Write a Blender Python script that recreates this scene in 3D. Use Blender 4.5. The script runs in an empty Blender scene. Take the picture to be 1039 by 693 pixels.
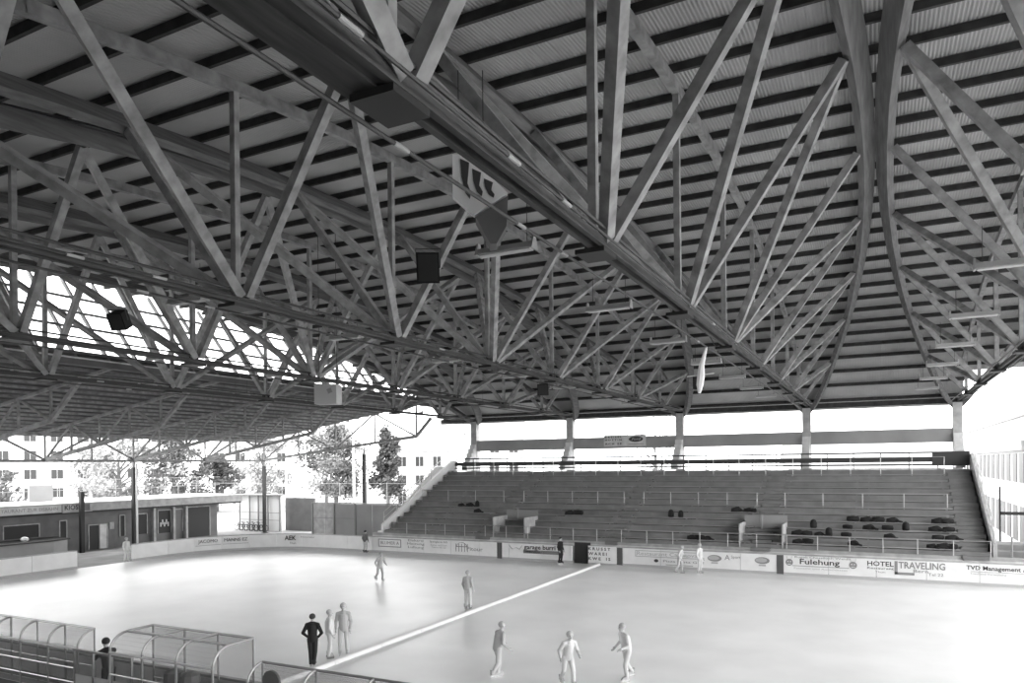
import bpy, math, random
import numpy as np
from mathutils import Vector, Matrix
random.seed(7)
PI = math.pi
SC = bpy.context.scene
COL = SC.collection

# ------------------------------------------------------------------ camera
H = 6.6
cam_d = bpy.data.cameras.new('camera'); cam = bpy.data.objects.new('camera', cam_d); COL.objects.link(cam)
YAW = math.atan(373.5/741.0); ROLL = math.radians(0.59)
cam.matrix_world = Matrix.Translation((0, 0, H)) @ Matrix.Rotation(YAW, 4, 'Z') @ Matrix.Rotation(PI/2, 4, 'X') @ Matrix.Rotation(-ROLL, 4, 'Z')
cam_d.sensor_width = 36.0; cam_d.lens = 741.0/1039.0*36.0
cam_d.shift_x = 0.0; cam_d.shift_y = 0.1198
cam_d.clip_start = 0.1; cam_d.clip_end = 2000
SC.camera = cam

# ------------------------------------------------------------------ sky, exposure
W = bpy.data.worlds.new('sky'); SC.world = W; W.use_nodes = True
nt = W.node_tree; nt.nodes.clear()
wo = nt.nodes.new('ShaderNodeOutputWorld'); bg = nt.nodes.new('ShaderNodeBackground')
tc = nt.nodes.new('ShaderNodeTexCoord'); nz = nt.nodes.new('ShaderNodeTexNoise'); cr = nt.nodes.new('ShaderNodeValToRGB')
nz.inputs['Scale'].default_value = 2.2; nz.inputs['Detail'].default_value = 3
cr.color_ramp.elements[0].color = (.90, .90, .90, 1); cr.color_ramp.elements[1].color = (1, 1, 1, 1)
nt.links.new(tc.outputs['Generated'], nz.inputs['Vector']); nt.links.new(nz.outputs[0], cr.inputs[0])
nt.links.new(cr.outputs[0], bg.inputs[0]); nt.links.new(bg.outputs[0], wo.inputs[0])
bg.inputs[1].default_value = 1.0
SC.view_settings.view_transform = 'Standard'; SC.view_settings.look = 'None'
SC.view_settings.gamma = 1.0; SC.view_settings.use_curve_mapping = False
SC.view_settings.exposure = 2.85

# ------------------------------------------------------------------ materials (black-and-white photograph: all greys)
def mat(name, v, rough=.7, metal=0, noise=None, bump=0, stretch=(1, 1, 1), spec=.3):
    m = bpy.data.materials.new(name); m.use_nodes = True
    t = m.node_tree; b = t.nodes['Principled BSDF']
    b.inputs['Base Color'].default_value = (v, v, v, 1); b.inputs['Roughness'].default_value = rough
    b.inputs['Metallic'].default_value = metal; b.inputs['Specular IOR Level'].default_value = spec
    if noise:
        sc, amp = noise
        c = t.nodes.new('ShaderNodeTexCoord'); mp = t.nodes.new('ShaderNodeMapping'); mp.inputs['Scale'].default_value = stretch
        n = t.nodes.new('ShaderNodeTexNoise'); n.inputs['Scale'].default_value = sc; n.inputs['Detail'].default_value = 5
        r = t.nodes.new('ShaderNodeValToRGB')
        lo, hi = v*(1-amp), min(.95, v*(1+amp))
        r.color_ramp.elements[0].position = .3; r.color_ramp.elements[1].position = .7
        r.color_ramp.elements[0].color = (lo, lo, lo, 1); r.color_ramp.elements[1].color = (hi, hi, hi, 1)
        t.links.new(c.outputs['Object'], mp.inputs[0]); t.links.new(mp.outputs[0], n.inputs['Vector'])
        t.links.new(n.outputs[0], r.inputs[0]); t.links.new(r.outputs[0], b.inputs['Base Color'])
        if bump:
            bn = t.nodes.new('ShaderNodeBump'); bn.inputs['Strength'].default_value = bump; bn.inputs['Distance'].default_value = .02
            t.links.new(n.outputs[0], bn.inputs['Height']); t.links.new(bn.outputs[0], b.inputs['Normal'])
    return m
M = dict(
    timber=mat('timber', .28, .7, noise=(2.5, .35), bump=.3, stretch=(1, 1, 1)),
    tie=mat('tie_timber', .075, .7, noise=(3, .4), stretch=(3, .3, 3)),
    glulam=mat('glulam', .15, .7, noise=(3, .3), bump=.3, stretch=(3, .25, 3)),
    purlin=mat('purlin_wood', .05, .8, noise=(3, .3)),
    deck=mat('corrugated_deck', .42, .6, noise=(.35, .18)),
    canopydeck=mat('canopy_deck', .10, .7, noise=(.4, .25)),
    canopytimber=mat('canopy_timber', .30, .7, noise=(2.5, .3)),
    steel=mat('dark_steel', .035, .5, .2),
    pipe=mat('conduit', .07, .5, .3),
    white=mat('white_paint', .78, .5),
    lampwhite=mat('lamp_white', .42, .4),
    ice=mat('ice', .82, .35, noise=(.35, .07), spec=.5),
    board=mat('dasher_white', .80, .4, noise=(1.5, .05)),
    boardline=mat('board_stripe', .10, .5),
    ink=mat('ink', .06, .6), inkmid=mat('ink_mid', .25, .6), inklight=mat('ink_light', .45, .6),
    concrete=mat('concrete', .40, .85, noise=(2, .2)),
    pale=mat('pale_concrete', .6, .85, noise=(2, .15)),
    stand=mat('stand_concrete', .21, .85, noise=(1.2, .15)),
    plank=mat('bench_wood', .26, .7, noise=(1.2, .25), stretch=(.3, 2, 2)),
    rail=mat('galvanised_rail', .55, .4, .3),
    darkrail=mat('dark_rail', .06, .5),
    spandrel=mat('spandrel_panel', .30, .7, noise=(.4, .15)),
    ground=mat('ground', .26, .9, noise=(.15, .2)),
    asphalt=mat('asphalt', .25, .9, noise=(.5, .3)),
    wallgrey=mat('wall_grey', .16, .8, noise=(1, .15)),
    walldark=mat('wall_dark', .05, .8),
    housewhite=mat('house_white', .78, .8), housewin=mat('house_window', .05, .3),
    houseroof=mat('house_roof', .35, .8),
    fabricdark=mat('fabric_dark', .018, .9), fabricgrey=mat('fabric_grey', .15, .9),
    leaf=mat('leaf', .15, .8), leafpale=mat('leaf_pale', .30, .8), leafdark=mat('leaf_dark', .08, .8),  # leaf greys raised so the colour carries the background haze
    bark=mat('bark', .12, .9),
    skin=mat('skin', .5, .6), hair=mat('hair', .05, .8), glassframe=mat('shelter_frame', .38, .35, .5),
    jacket=mat('jacket_black', .02, .8), trouser=mat('trousers_black', .03, .8),
    palecloth=mat('pale_cloth', .58, .9), palecloth2=mat('pale_cloth_two', .66, .9), midcloth=mat('mid_cloth', .45, .9),
    boot=mat('skate_boot', .04, .5), blade=mat('skate_blade', .6, .2, .9),
)
def glassmat(name, tint, mix):
    m = bpy.data.materials.new(name); m.use_nodes = True; t = m.node_tree; t.nodes.clear()
    o = t.nodes.new('ShaderNodeOutputMaterial'); mx = t.nodes.new('ShaderNodeMixShader')
    tr = t.nodes.new('ShaderNodeBsdfTransparent'); gl = t.nodes.new('ShaderNodeBsdfPrincipled')
    tr.inputs[0].default_value = (tint, tint, tint, 1)
    gl.inputs['Base Color'].default_value = (.5, .5, .5, 1); gl.inputs['Roughness'].default_value = .08
    mx.inputs[0].default_value = mix
    t.links.new(tr.outputs[0], mx.inputs[1]); t.links.new(gl.outputs[0], mx.inputs[2]); t.links.new(mx.outputs[0], o.inputs[0])
    return m
M['glass'] = glassmat('clear_glass', .93, .10)
M['glassroof'] = glassmat('skylight_glass', .96, .05)
M['perspex'] = glassmat('acrylic_sheet', .95, .10)

# ------------------------------------------------------------------ mesh helpers
class MB:
    def __init__(s): s.v = []; s.f = []
    def hexa(s, p):
        n = len(s.v); s.v += [tuple(q) for q in p]
        for f in ((0, 3, 2, 1), (4, 5, 6, 7), (0, 1, 5, 4), (1, 2, 6, 5), (2, 3, 7, 6), (3, 0, 4, 7)):
            s.f.append(tuple(n+i for i in f))
        return s
    def box(s, x0, x1, y0, y1, z0, z1):
        return s.hexa([(x0, y0, z0), (x1, y0, z0), (x1, y1, z0), (x0, y1, z0), (x0, y0, z1), (x1, y0, z1), (x1, y1, z1), (x0, y1, z1)])
    def beam(s, a, b, w, h, up=(0, 0, 1)):
        a = Vector(a); b = Vector(b); d = (b-a).normalized(); up = Vector(up)
        sd = d.cross(up)
        if sd.length < 1e-4: sd = d.cross(Vector((0, 1, 0)))
        sd.normalize(); u = sd.cross(d).normalized(); x = sd*w/2; z = u*h/2
        return s.hexa([a-x-z, a+x-z, b+x-z, b-x-z, a-x+z, a+x+z, b+x+z, b-x+z])
    def tube(s, pts, r, n=8, cap=True):
        pts = [Vector(p) for p in pts]; rs = r if isinstance(r, (list, tuple)) else [r]*len(pts)
        base = len(s.v); prev = None
        for i, p in enumerate(pts):
            d = (pts[min(i+1, len(pts)-1)]-pts[max(i-1, 0)]).normalized()
            if prev is None:
                q = Vector((0, 0, 1)) if abs(d.z) < .9 else Vector((1, 0, 0))
                a = d.cross(q).normalized()
            else:
                a = (prev-d*prev.dot(d)).normalized()
            prev = a; b = d.cross(a)
            for k in range(n):
                t = 2*PI*k/n; s.v.append(tuple(p+(a*math.cos(t)+b*math.sin(t))*rs[i]))
        for i in range(len(pts)-1):
            for k in range(n):
                k2 = (k+1) % n; o = base+i*n
                s.f.append((o+k, o+k2, o+n+k2, o+n+k))
        if cap:
            s.f.append(tuple(base+k for k in reversed(range(n))))
            s.f.append(tuple(base+(len(pts)-1)*n+k for k in range(n)))
        return s
    def ball(s, c, r, n=10, m=7, sx=1, sy=1, sz=1):
        base = len(s.v)
        for i in range(1, m):
            th = PI*i/m
            for k in range(n):
                t = 2*PI*k/n
                s.v.append((c[0]+r*sx*math.sin(th)*math.cos(t), c[1]+r*sy*math.sin(th)*math.sin(t), c[2]+r*sz*math.cos(th)))
        s.v.append((c[0], c[1], c[2]+r*sz)); s.v.append((c[0], c[1], c[2]-r*sz)); T = len(s.v)-2
        for i in range(m-2):
            for k in range(n):
                k2 = (k+1) % n; o = base+i*n
                s.f.append((o+k, o+n+k, o+n+k2, o+k2))
        for k in range(n):
            k2 = (k+1) % n
            s.f.append((T, base+k, base+k2)); s.f.append((T+1, base+(m-2)*n+k2, base+(m-2)*n+k))
        return s
    def prism(s, poly, axis, a0, a1):
        """poly of (u,v); axis 'x': u=y v=z; 'y': u=x v=z; 'z': u=x v=y"""
        n = len(s.v); k = len(poly)
        for a in (a0, a1):
            for u, v in poly:
                s.v.append({'x': (a, u, v), 'y': (u, a, v), 'z': (u, v, a)}[axis])
        s.f.append(tuple(n+i for i in range(k))); s.f.append(tuple(n+k+i for i in reversed(range(k))))
        for i in range(k):
            j = (i+1) % k; s.f.append((n+i, n+k+i, n+k+j, n+j))
        return s
    def mesh(s, name, m, smooth=False):
        me = bpy.data.meshes.new(name); me.from_pydata(s.v, [], s.f); me.update()
        if smooth: me.polygons.foreach_set('use_smooth', [True]*len(me.polygons))
        me.materials.append(m); return me
    def build(s, name, m, parent=None, smooth=False):
        return link(name, s.mesh(name, m, smooth), parent)
def link(name, me, parent=None, loc=None, rot=None):
    o = bpy.data.objects.new(name, me); COL.objects.link(o)
    if loc is not None: o.location = loc
    if rot is not None: o.rotation_euler = rot
    if parent is not None:
        o.parent = parent
        if loc is None and parent.get('abs'):
            o.matrix_parent_inverse = parent.matrix_basis.inverted()
    return o
def tag(o, label=None, cat=None, group=None, kind=None):
    if label: o['label'] = label
    if cat: o['category'] = cat
    if group: o['group'] = group
    if kind: o['kind'] = kind
    return o
def empty(name, loc, label=None, cat=None, group=None, kind=None, absolute=True, rotz=0):
    """Empty at the thing's base. absolute: child meshes are given in world coordinates."""
    o = bpy.data.objects.new(name, None); COL.objects.link(o); o.location = loc; o.rotation_euler = (0, 0, rotz)
    o.empty_display_size = .2
    if absolute: o['abs'] = 1
    return tag(o, label, cat, group, kind)
def kids(o): return [c for c in list(bpy.data.objects) if c.parent == o]
def dup(root, children, loc, rotz=None, label=None, scale=None):
    r = root.copy(); COL.objects.link(r); r.location = loc
    if rotz is not None: r.rotation_euler[2] = rotz
    if scale: r.scale = scale
    if label: r['label'] = label
    for ch, subs in children:
        c = ch.copy(); COL.objects.link(c); c.parent = r
        for g in subs:
            d = g.copy(); COL.objects.link(d); d.parent = c
    return r

# ------------------------------------------------------------------ hall geometry
YC, YL = 27.1, 33.4
TX = [4.90, -5.0, -14.75, -24.5, -34.25]
ZL = H+4.2
def pp(y): return max(0., 1-((y-YC)/YL)**2)
def wof(y): return 4.4*pp(y)**.75
def zof(y): return ZL+6.15*pp(y)**.85
def zdeck(y): return zof(y)+.22+.58*min(1, 3*pp(y)) if abs(y-YC) < YL else ZL+.22-abs(abs(y-YC)-YL)*.35
def xleft(y): return -38.0-.8*max(0, zdeck(y)-12.45)
NODES = [27.1+6.75*k for k in range(-4, 5)]

# ground and rink
tag(MB().box(-200, 160, -60, 320, -.8, -.35).build('floor', M['ground']), kind='structure')
tag(MB().box(-56, 22, 2, 48, -.34, -.02).build('floor_slab', M['asphalt']), kind='structure')
X0, X1, Y0, Y1, RAD = -47.4, 15.0, 13.4, 45.0, 8.0
def rink_outline(off=0, n=10):
    pts = []
    for cx, cy, a0 in ((X1-RAD, Y1-RAD, 0), (X0+RAD, Y1-RAD, 90), (X0+RAD, Y0+RAD, 180), (X1-RAD, Y0+RAD, 270)):
        for i in range(n+1):
            a = math.radians(a0+90*i/n); pts.append((cx+(RAD+off)*math.cos(a), cy+(RAD+off)*math.sin(a)))
    return pts
ice = MB().prism(list(reversed(rink_outline(.05))), 'z', -.015, .0).build('ice_surface', M['ice'])
tag(ice, 'large pale ice sheet filling the rink inside the white boards', 'ice rink')
# low divider along the middle of the ice
t = empty('ice_divider', (-16.35, 14, 0), 'long low white padded barrier laid straight across the middle of the ice', 'barrier')
y = 13.9; k = 0
while y < 44.6:
    y2 = min(y+2.55, 44.8)
    MB().prism([(-16.48, 0), (-16.22, 0), (-16.23, .11), (-16.27, .14), (-16.43, .14), (-16.47, .11)], 'y', y, y2-.02).build('divider_section', M['white'], t)
    y = y2; k += 1
# dark strip standing in for the shadow along the divider's left edge
MB().box(-16.53, -16.49, 13.9, 44.8, 0, .10).build('shadow_strip', M['inkmid'], t)

# dasher boards
rb = empty('rink_boards', (-16, 45, 0), 'white rink boards with advertising running all round the ice', 'boards')
def board_run(pts, gaps=()):
    for a, b in zip(pts[:-1], pts[1:]):
        a = Vector((a[0], a[1], 0)); b = Vector((b[0], b[1], 0)); L = (b-a).length
        if L < .05: continue
        d = (b-a)/L; nrm = Vector((d.y, -d.x, 0))
        for (z0, z1, th, nm, mm) in ((.16, 1.16, .08, 'board_panel', M['board']), (0, .16, .12, 'kick_strip', M['inklight']), (1.16, 1.22, .14, 'board_cap', M['concrete'])):
            p = a+nrm*(th/2); q = b+nrm*(th/2)
            g = d*.012 if nm == 'board_panel' else d*0
            MB().hexa([p+g+Vector((0, 0, z0)), q-g+Vector((0, 0, z0)), q-g-nrm*th+Vector((0, 0, z0)), p+g-nrm*th+Vector((0, 0, z0)),
                       p+g+Vector((0, 0, z1)), q-g+Vector((0, 0, z1)), q-g-nrm*th+Vector((0, 0, z1)), p+g-nrm*th+Vector((0, 0, z1))]).build(nm, mm, rb)
def split(a, b, n): return [(a[0]+(b[0]-a[0])*i/n, a[1]+(b[1]-a[1])*i/n) for i in range(n+1)]
o = rink_outline(0, 6)
board_run(split((X1-RAD, Y1), (-17.15, Y1), 10))
board_run(split((-18.25, Y1), (X0+RAD, Y1), 9))           # door opening beside the letter sign
board_run(o[7:14])
board_run(split((X0, Y1-RAD), (X0, 34.0), 1))
board_run(split((X0, 30.1), (X0, Y0+RAD), 3))
board_run(o[14:21])
board_run(split((X0+RAD, Y0), (X1-RAD, Y0), 22))
board_run(o[21:28]); board_run(split((X1, Y0+RAD), (X1, Y1-RAD), 6)); board_run(o[0:7])
# stripes on the boards, posts
for x in (-23.7, -14.98, -5.25):
    MB().box(x-.19, x+.19, Y1-.062, Y1-.03, .05, 1.18).build('line_stripe', M['boardline'], rb)
dd = MB().box(-18.25, -17.15, Y1+.35, Y1+.45, -.02, 1.35).build('gate_panel', M['walldark'], rb)
tag(dd, 'dark rink gate')

# lettering
def textmesh(s, size, bold=0, font_extrude=.004, shear=0):
    cu = bpy.data.curves.new('lettering', 'FONT'); cu.body = s; cu.size = size; cu.extrude = font_extrude; cu.offset = bold; cu.shear = shear
    cu.align_x = 'CENTER'; cu.align_y = 'CENTER'; cu.resolution_u = 2
    ob = bpy.data.objects.new('tmp', cu); COL.objects.link(ob)
    dg = bpy.context.evaluated_depsgraph_get(); me = bpy.data.meshes.new_from_object(ob.evaluated_get(dg))
    bpy.data.objects.remove(ob); bpy.data.curves.remove(cu)
    return me
def text_on(s, size, loc, m, parent, yaw=0, width=None, bold=0, shear=0, name='lettering'):
    me = textmesh(s, size, bold, shear=shear); me.materials.clear(); me.materials.append(m)
    o = bpy.data.objects.new(name, me); COL.objects.link(o)
    sx = 1
    if width:
        xs = [v.co.x for v in me.vertices]; w = max(xs)-min(xs); sx = width/w if w else 1
        for v in me.vertices: v.co.x *= sx
    o.matrix_basis = Matrix.Translation(loc) @ Matrix.Rotation(yaw, 4, 'Z') @ Matrix.Rotation(PI/2, 4, 'X')
    o.parent = parent
    if parent.get('abs'): o.matrix_parent_inverse = parent.matrix_basis.inverted()
    return o
YF = Y1-.05
def ad(label, xc, items):
    for it in items:
        k = it[0]
        if k == 't': text_on(it[1], it[2], (it[3], YF-.002, it[4]), M[it[5]], rb, 0, it[6] if len(it) > 6 else None, bold=it[7] if len(it) > 7 else 0)
        if k == 'b': MB().box(it[1], it[2], YF-.006, YF+.02, it[3], it[4]).build('printed_bar', M[it[5]], rb)
        if k == 'e':
            n = 20; MB().prism([(it[1]+it[3]*math.cos(2*PI*i/n), it[2]+it[4]*math.sin(2*PI*i/n)) for i in range(n)], 'y', YF-.006-it[6] if len(it) > 6 else YF-.006, YF+.02).build('printed_logo', M[it[5]], rb)
def frame(x0, x1, z0, z1, m, t=.03):
    mb = MB()
    for a in ((x0, x1, z0, z0+t), (x0, x1, z1-t, z1), (x0, x0+t, z0, z1), (x1-t, x1, z0, z1)): mb.box(a[0], a[1], YF-.006, YF+.02, a[2], a[3])
    mb.build('printed_frame', M[m], rb)
frame(-34.1, -32.0, .45, 1.05, 'inkmid', .06); ad('', 0, [('t', 'BLUMER A', .34, -33.05, .75, 'inkmid', 1.7)])
ad('', 0, [('t', 'Elektro\nHeizung\nLuftung', .25, -30.7, .78, 'inkmid', 1.5), ('t', 'Spenglerei AG', .2, -28.7, 1.0, 'inkmid', 1.5), ('t', 'Sanitar und Dach\nTelefon 033 22', .16, -28.7, .68, 'inklight', 1.4)])
# dome logo with script
mb = MB()
for k in range(9):
    a0 = PI*k/8
    if k < 8:
        a1 = PI*(k+1)/8; mb.beam((-26.75+.48*math.cos(a0), YF-.003, .6+.45*math.sin(a0)), (-26.75+.48*math.cos(a1), YF-.003, .6+.45*math.sin(a1)), .02, .06, (0, 1, 0))
for x in (-27.22, -26.98, -26.75, -26.5, -26.28): mb.box(x-.025, x+.025, YF-.006, YF, .38, .95)
mb.box(-27.2, -26.3, YF-.006, YF, .72, .77); mb.build('printed_logo', M['inkmid'], rb)
ad('', 0, [('t', 'Pitour', .4, -25.7, .6, 'inkmid', 1.3)])
# garage burri ag
mb = MB().beam((-22.95, YF-.003, 1.02), (-22.7, YF-.003, .75), .01, .07, (0, 1, 0)).beam((-22.7, YF-.003, .75), (-22.4, YF-.003, .88), .01, .07, (0, 1, 0)).beam((-22.4, YF-.003, .88), (-22.15, YF-.003, .75), .01, .07, (0, 1, 0)).beam((-22.15, YF-.003, .75), (-21.95, YF-.003, 1.02), .01, .07, (0, 1, 0))
mb.build('printed_logo', M['inkmid'], rb)
ad('', 0, [('t', 'garage burri ag', .42, -20.35, .93, 'ink', 2.9, .008), ('b', -21.85, -18.9, .5, .74, 'inkmid'), ('b', -21.8, -20.4, .58, .66, 'board')])
# letter grid sign, a board of its own
ls = empty('letter_sign', (-16.05, Y1-.1, .1), 'white sign of three rows of spaced capital letters beside the dark rink gate', 'sign')
MB().box(-17.1, -15.2, Y1-.10, Y1-.06, .12, 1.2).build('sign_board', M['board'], ls)
for row, s, z in ((0, 'K R U S S T', 1.02), (1, 'W A R E I', .7), (2, 'K W E    I S', .38)):
    text_on(s, .26, (-16.35 if row != 1 else -16.45, Y1-.105, z), M['ink'], ls, 0, 1.5 if row != 1 else 1.25, bold=.006)
frame(-13.95, -9.9, .66, 1.06, 'inklight', .04)
ad('', 0, [('t', 'Restaurant Casanova', .34, -11.95, .86, 'inklight', 3.8), ('e', -12.6, .45, .14, .1, 'ink'), ('t', 'Pizza Pasta Grill', .2, -10.9, .45, 'inkmid', 2.5), ('b', -12, -10.3, .2, .26, 'inklight')])
for xc in (-9.0, -6.25):
    ad('', 0, [('e', xc, .78, .42, .2, 'inkmid'), ('e', xc-.05, .8, .33, .13, 'inklight', .004), ('b', xc-.2, xc+.2, .45, .55, 'inklight')])
ad('', 0, [('t', 'A', .45, -8.25, .85, 'inkmid'), ('t', 'Sport', .24, -7.75, .9, 'inkmid', .55), ('b', -9.1, -8.0, .02, .09, 'boardline')])
ad('', 0, [('t', 'Rugeli Chessiloch Weidli', .16, -3.0, 1.08, 'inkmid', 2.9), ('t', 'Fulehung', .42, -3.15, .82, 'ink', 2.1, .006), ('b', -4.6, -1.6, .56, .59, 'inkmid'), ('t', 'Fasnacht und Ausschiesset', .14, -3.1, .44, 'inklight', 2.8)])
for xc in (-4.75, -1.4):
    mb = MB().tube([(xc, YF-.01, .76), (xc, YF+.01, .76)], .2, 14)
    mb.beam((xc-.1, YF, .9), (xc-.14, YF, 1.12), .012, .05, (0, 1, 0)).beam((xc+.1, YF, .9), (xc+.14, YF, 1.12), .012, .05, (0, 1, 0))
    mb.build('printed_emblem', M['inkmid'], rb)
    mb = MB().ball((xc-.07, YF-.012, .8), .03, 6, 4, 1, .3, 1).ball((xc+.07, YF-.012, .8), .03, 6, 4, 1, .3, 1).box(xc-.09, xc+.09, YF-.014, YF, .64, .67); mb.build('emblem_face', M['board'], rb)
ad('', 0, [('t', 'HOTEL', .36, -.05, .9, 'ink', 1.3, .006), ('t', 'Restaurant', .17, -.05, .66, 'ink', 1.3), ('t', 'Thun', .15, -.05, .46, 'inkmid', .5)])
ad('', 0, [('b', .65, 1.6, .36, .5, 'inkmid'), ('b', .65, .8, .4, 1.1, 'inkmid'), ('t', 'TRAVELING', .5, 1.95, .88, 'inkmid', 2.2, .01), ('t', 'Bern', .24, 1.9, .6, 'inkmid', .7), ('t', 'Tel 22', .22, 2.6, .45, 'inkmid', .7)])
ad('', 0, [('t', 'TVD Management AG', .32, 5.45, .92, 'ink', 2.9, .004), ('b', 4.2, 6.9, .72, .74, 'inkmid'), ('t', 'Treuhand Verwaltung', .16, 4.95, .62, 'inklight', 1.6)])
# on the curved corner and left boards: flat lettering on their own panel segments
def on_board(px_pt, yaw, items):
    base = Matrix.Translation((px_pt[0], px_pt[1], 0)) @ Matrix.Rotation(yaw, 4, 'Z')
    for it in items:
        if it[0] == 't':
            me = textmesh(it[1], it[2], it[6] if len(it) > 6 else 0); me.materials.clear(); me.materials.append(M[it[5]])
            o = link('lettering', me, rb); o.matrix_basis = base @ Matrix.Translation((it[3], -.03, it[4])) @ Matrix.Rotation(PI/2, 4, 'X')
        else:
            o = MB().beam((it[1], -.05, it[2]), (it[3], -.05, it[4]), .02, it[5], (0, 1, 0)).build('printed_bar', M[it[6]], rb); o.matrix_basis = base
a = math.radians(90+37.5)
def corner(deg): 
    r = math.radians(deg); rr = RAD*math.cos(math.radians(7.5))-.06
    return (X0+RAD+rr*math.cos(r), Y1-RAD+rr*math.sin(r)), r-PI/2
p, yw = corner(97.5); on_board(p, yw, [('t', 'Amtsersparniskasse', .16, -.5, .95, 'inkmid')])
p, yw = corner(112.5); on_board(p, yw, [('t', 'AEK', .5, .1, .85, 'ink', .01), ('t', 'Thun', .25, .3, .45, 'inkmid')])
p, yw = corner(142.5); on_board(p, yw, [('t', 'MANNS EZ', .36, 0, .85, 'ink'), ('b', -.95, .55, .95, .55, .09, 'inkmid')])
p, yw = corner(157.5); on_board(p, yw, [('t', 'JACOMO', .36, 0, .85, 'ink'), ('b', -.95, .55, .95, .55, .09, 'inkmid')])
on_board((X0+.07, 40.4), PI/2, [('t', 'ICE KING', .42, 0, .45, 'ink', .01)]+[('b', -.9+.35*k, .75, -.2+.35*k, 1.15, .12, 'inkmid') for k in range(3)])

# ------------------------------------------------------------------ far grandstand
gs = empty('grandstand', (-15, 47, 0), 'wide stepped spectator stand with timber benches on the far side of the ice', 'grandstand')
NR, RY, RZ = 12, .87, .40
def row(i): return 47.0+RY*i, 1.65+RZ*i
SX0, SX1 = -35.0, 5.3
AISLES = [(-26.6, -25.4), (-16.6, -15.7), (-7.2, -6.0), (3.95, 5.25)]
for i in range(NR):
    yf, z = row(i)
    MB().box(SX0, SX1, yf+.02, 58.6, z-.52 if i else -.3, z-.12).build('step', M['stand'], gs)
segs = []; x = SX0
for a0, a1 in AISLES: segs.append((x, a0)); x = a1
for i in range(NR):
    yf, z = row(i)
    for (a, b) in segs:
        a2 = a+.02+(.5 if i % 3 == 0 and a < -30 else 0); n = max(1, round((b-a)/4.6))
        for k in range(n):
            u0 = a2+(b-a2)*k/n; u1 = a2+(b-a2)*(k+1)/n-.03
            pl = MB().box(u0, u1, yf-.02, yf+.34, z-.06, z).box(u0+.3, u0+.38, yf+.05, yf+.3, z-.12, z-.06).box(u1-.38, u1-.3, yf+.05, yf+.3, z-.12, z-.06)
            pl.build('bench_plank', M['plank'], gs)
for (a, b) in AISLES:
    for i in range(NR):
        yf, z = row(i)
        MB().box(a+.03, b-.03, yf-.38, yf+.03, z-.52, z-.32).build('stair_step', M['stand'], gs)
        
# plinth, walkway
MB().box(SX0-1, 14, 46.75, 47.0, -.3, 1.30).build('front_wall', M['concrete'], gs)
MB().box(SX0-1, 14, 46.72, 46.75, .95, 1.12).build('front_band', M['pale'], gs)
MB().box(SX0, SX1, 56.6, 59.2, 5.2, 5.95).build('top_walkway', M['stand'], gs)
# rails
def railing(y, z, x0, x1, n, h, label_mat, name='guard_rail', two=True, r=.025):
    g = MB().beam((x0, y, z+h), (x1, y, z+h), .04, .04).build(name, M['spandrel' if label_mat == 'rail' else label_mat], gs)
    for k in range(n+1):
        x = x0+(x1-x0)*k/n
        MB().tube([(x, y, z-.1), (x, y, z+h)], r, 6).build('rail_post', M['rail'], gs)
railing(46.85, 1.30, SX0+2.2, SX1, 22, .85, 'rail')
y4, z4 = row(5)
for (a, b), n in zip(segs, (3, 4, 4, 4)):
    railing(y4+.5, z4-.1, a+.3, b-.3, n, .95, 'rail', 'crush_barrier')
y4, z4 = row(11)
railing(y4-.35, z4-.4, SX0+3, SX1-1.5, 19, 1.15, 'rail', 'crush_barrier')
# back parapet: dark board and dark top rail, posts
MB().box(SX0-.6, SX1+.1, 58.0, 58.06, 6.46, 6.82).build('parapet_board', M['darkrail'], gs)
MB().beam((SX0-.6, 58.0, 7.12), (SX1+.1, 58.0, 7.12), .1, .11).build('top_rail', M['darkrail'], gs)
MB().box(SX0-.2, SX1+.1, 58.0, 58.06, 6.22, 6.33).build('parapet_board', M['darkrail'], gs)
MB().box(3.2, SX1+.1, 57.9, 57.98, 6.2, 7.1).build('parapet_panel', M['darkrail'], gs)
for k in range(24):
    x = SX0+40.3*k/23; MB().box(x-.03, x+.03, 58.06, 58.12, 5.9, 7.12).build('parapet_post', M['darkrail'], gs)
# left and right flank parapets with handrails
for sx, mm in ((SX0-.25, 'white'), (SX1+.22, 'concrete')):
    MB().prism([(47.0, -.3), (58.4, -.3), (58.4, 7.0), (57.6, 7.0), (47.0, 1.95)], 'x', sx-.1, sx+.1).build('flank_wall', M[mm], gs)
    MB().tube([(sx, 47.2, 2.9), (sx, 57.6, 7.9)], .035, 6).build('handrail', M['rail'], gs)
    MB().tube([(sx, 47.2, 2.45), (sx, 57.6, 7.45)], .025, 6).build('handrail', M['rail'], gs)
    for k in range(7):
        y = 47.2+10.4*k/6; z = 1.9+5.0*k/6; MB().tube([(sx, y, z), (sx, y, z+1.0)], .03, 6).build('rail_post', M['rail'], gs)
# white open stair outside the left flank
st = empty('side_stair', (-36.2, 50, 0), 'bright white concrete stair climbing the left end of the stand', 'stair')
for k in range(22):
    y = 47.3+.47*k; MB().box(-37.0, SX0-.4, y, y+.5, .1+.28*k, .35+.29*k).build('stair_step', M['white'], st)
# access enclosures at the foot of the aisles
for nm, xc in (('left', -24.0), ('right', -6.6)):
    v = empty('entry_enclosure', (xc, 46.9, 1.3), f'pale low walled stand entrance at the foot of the {nm} aisle', 'entrance')
    MB().box(xc-1.3, xc-1.22, 46.95, 49.2, 1.3, 2.75).build('side_panel', M['concrete'], v)
    MB().box(xc+1.22, xc+1.3, 46.95, 49.2, 1.3, 2.75).build('side_panel', M['concrete'], v)
    MB().box(xc-1.3, xc+1.3, 49.2, 49.28, 1.9, 3.15).build('back_panel', M['spandrel'], v)
    MB().tube([(xc-.2, 48.9, 1.6), (xc-.2, 48.9, 3.2)], .07, 8).build('newel_post', M['inkmid'], v)
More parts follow.
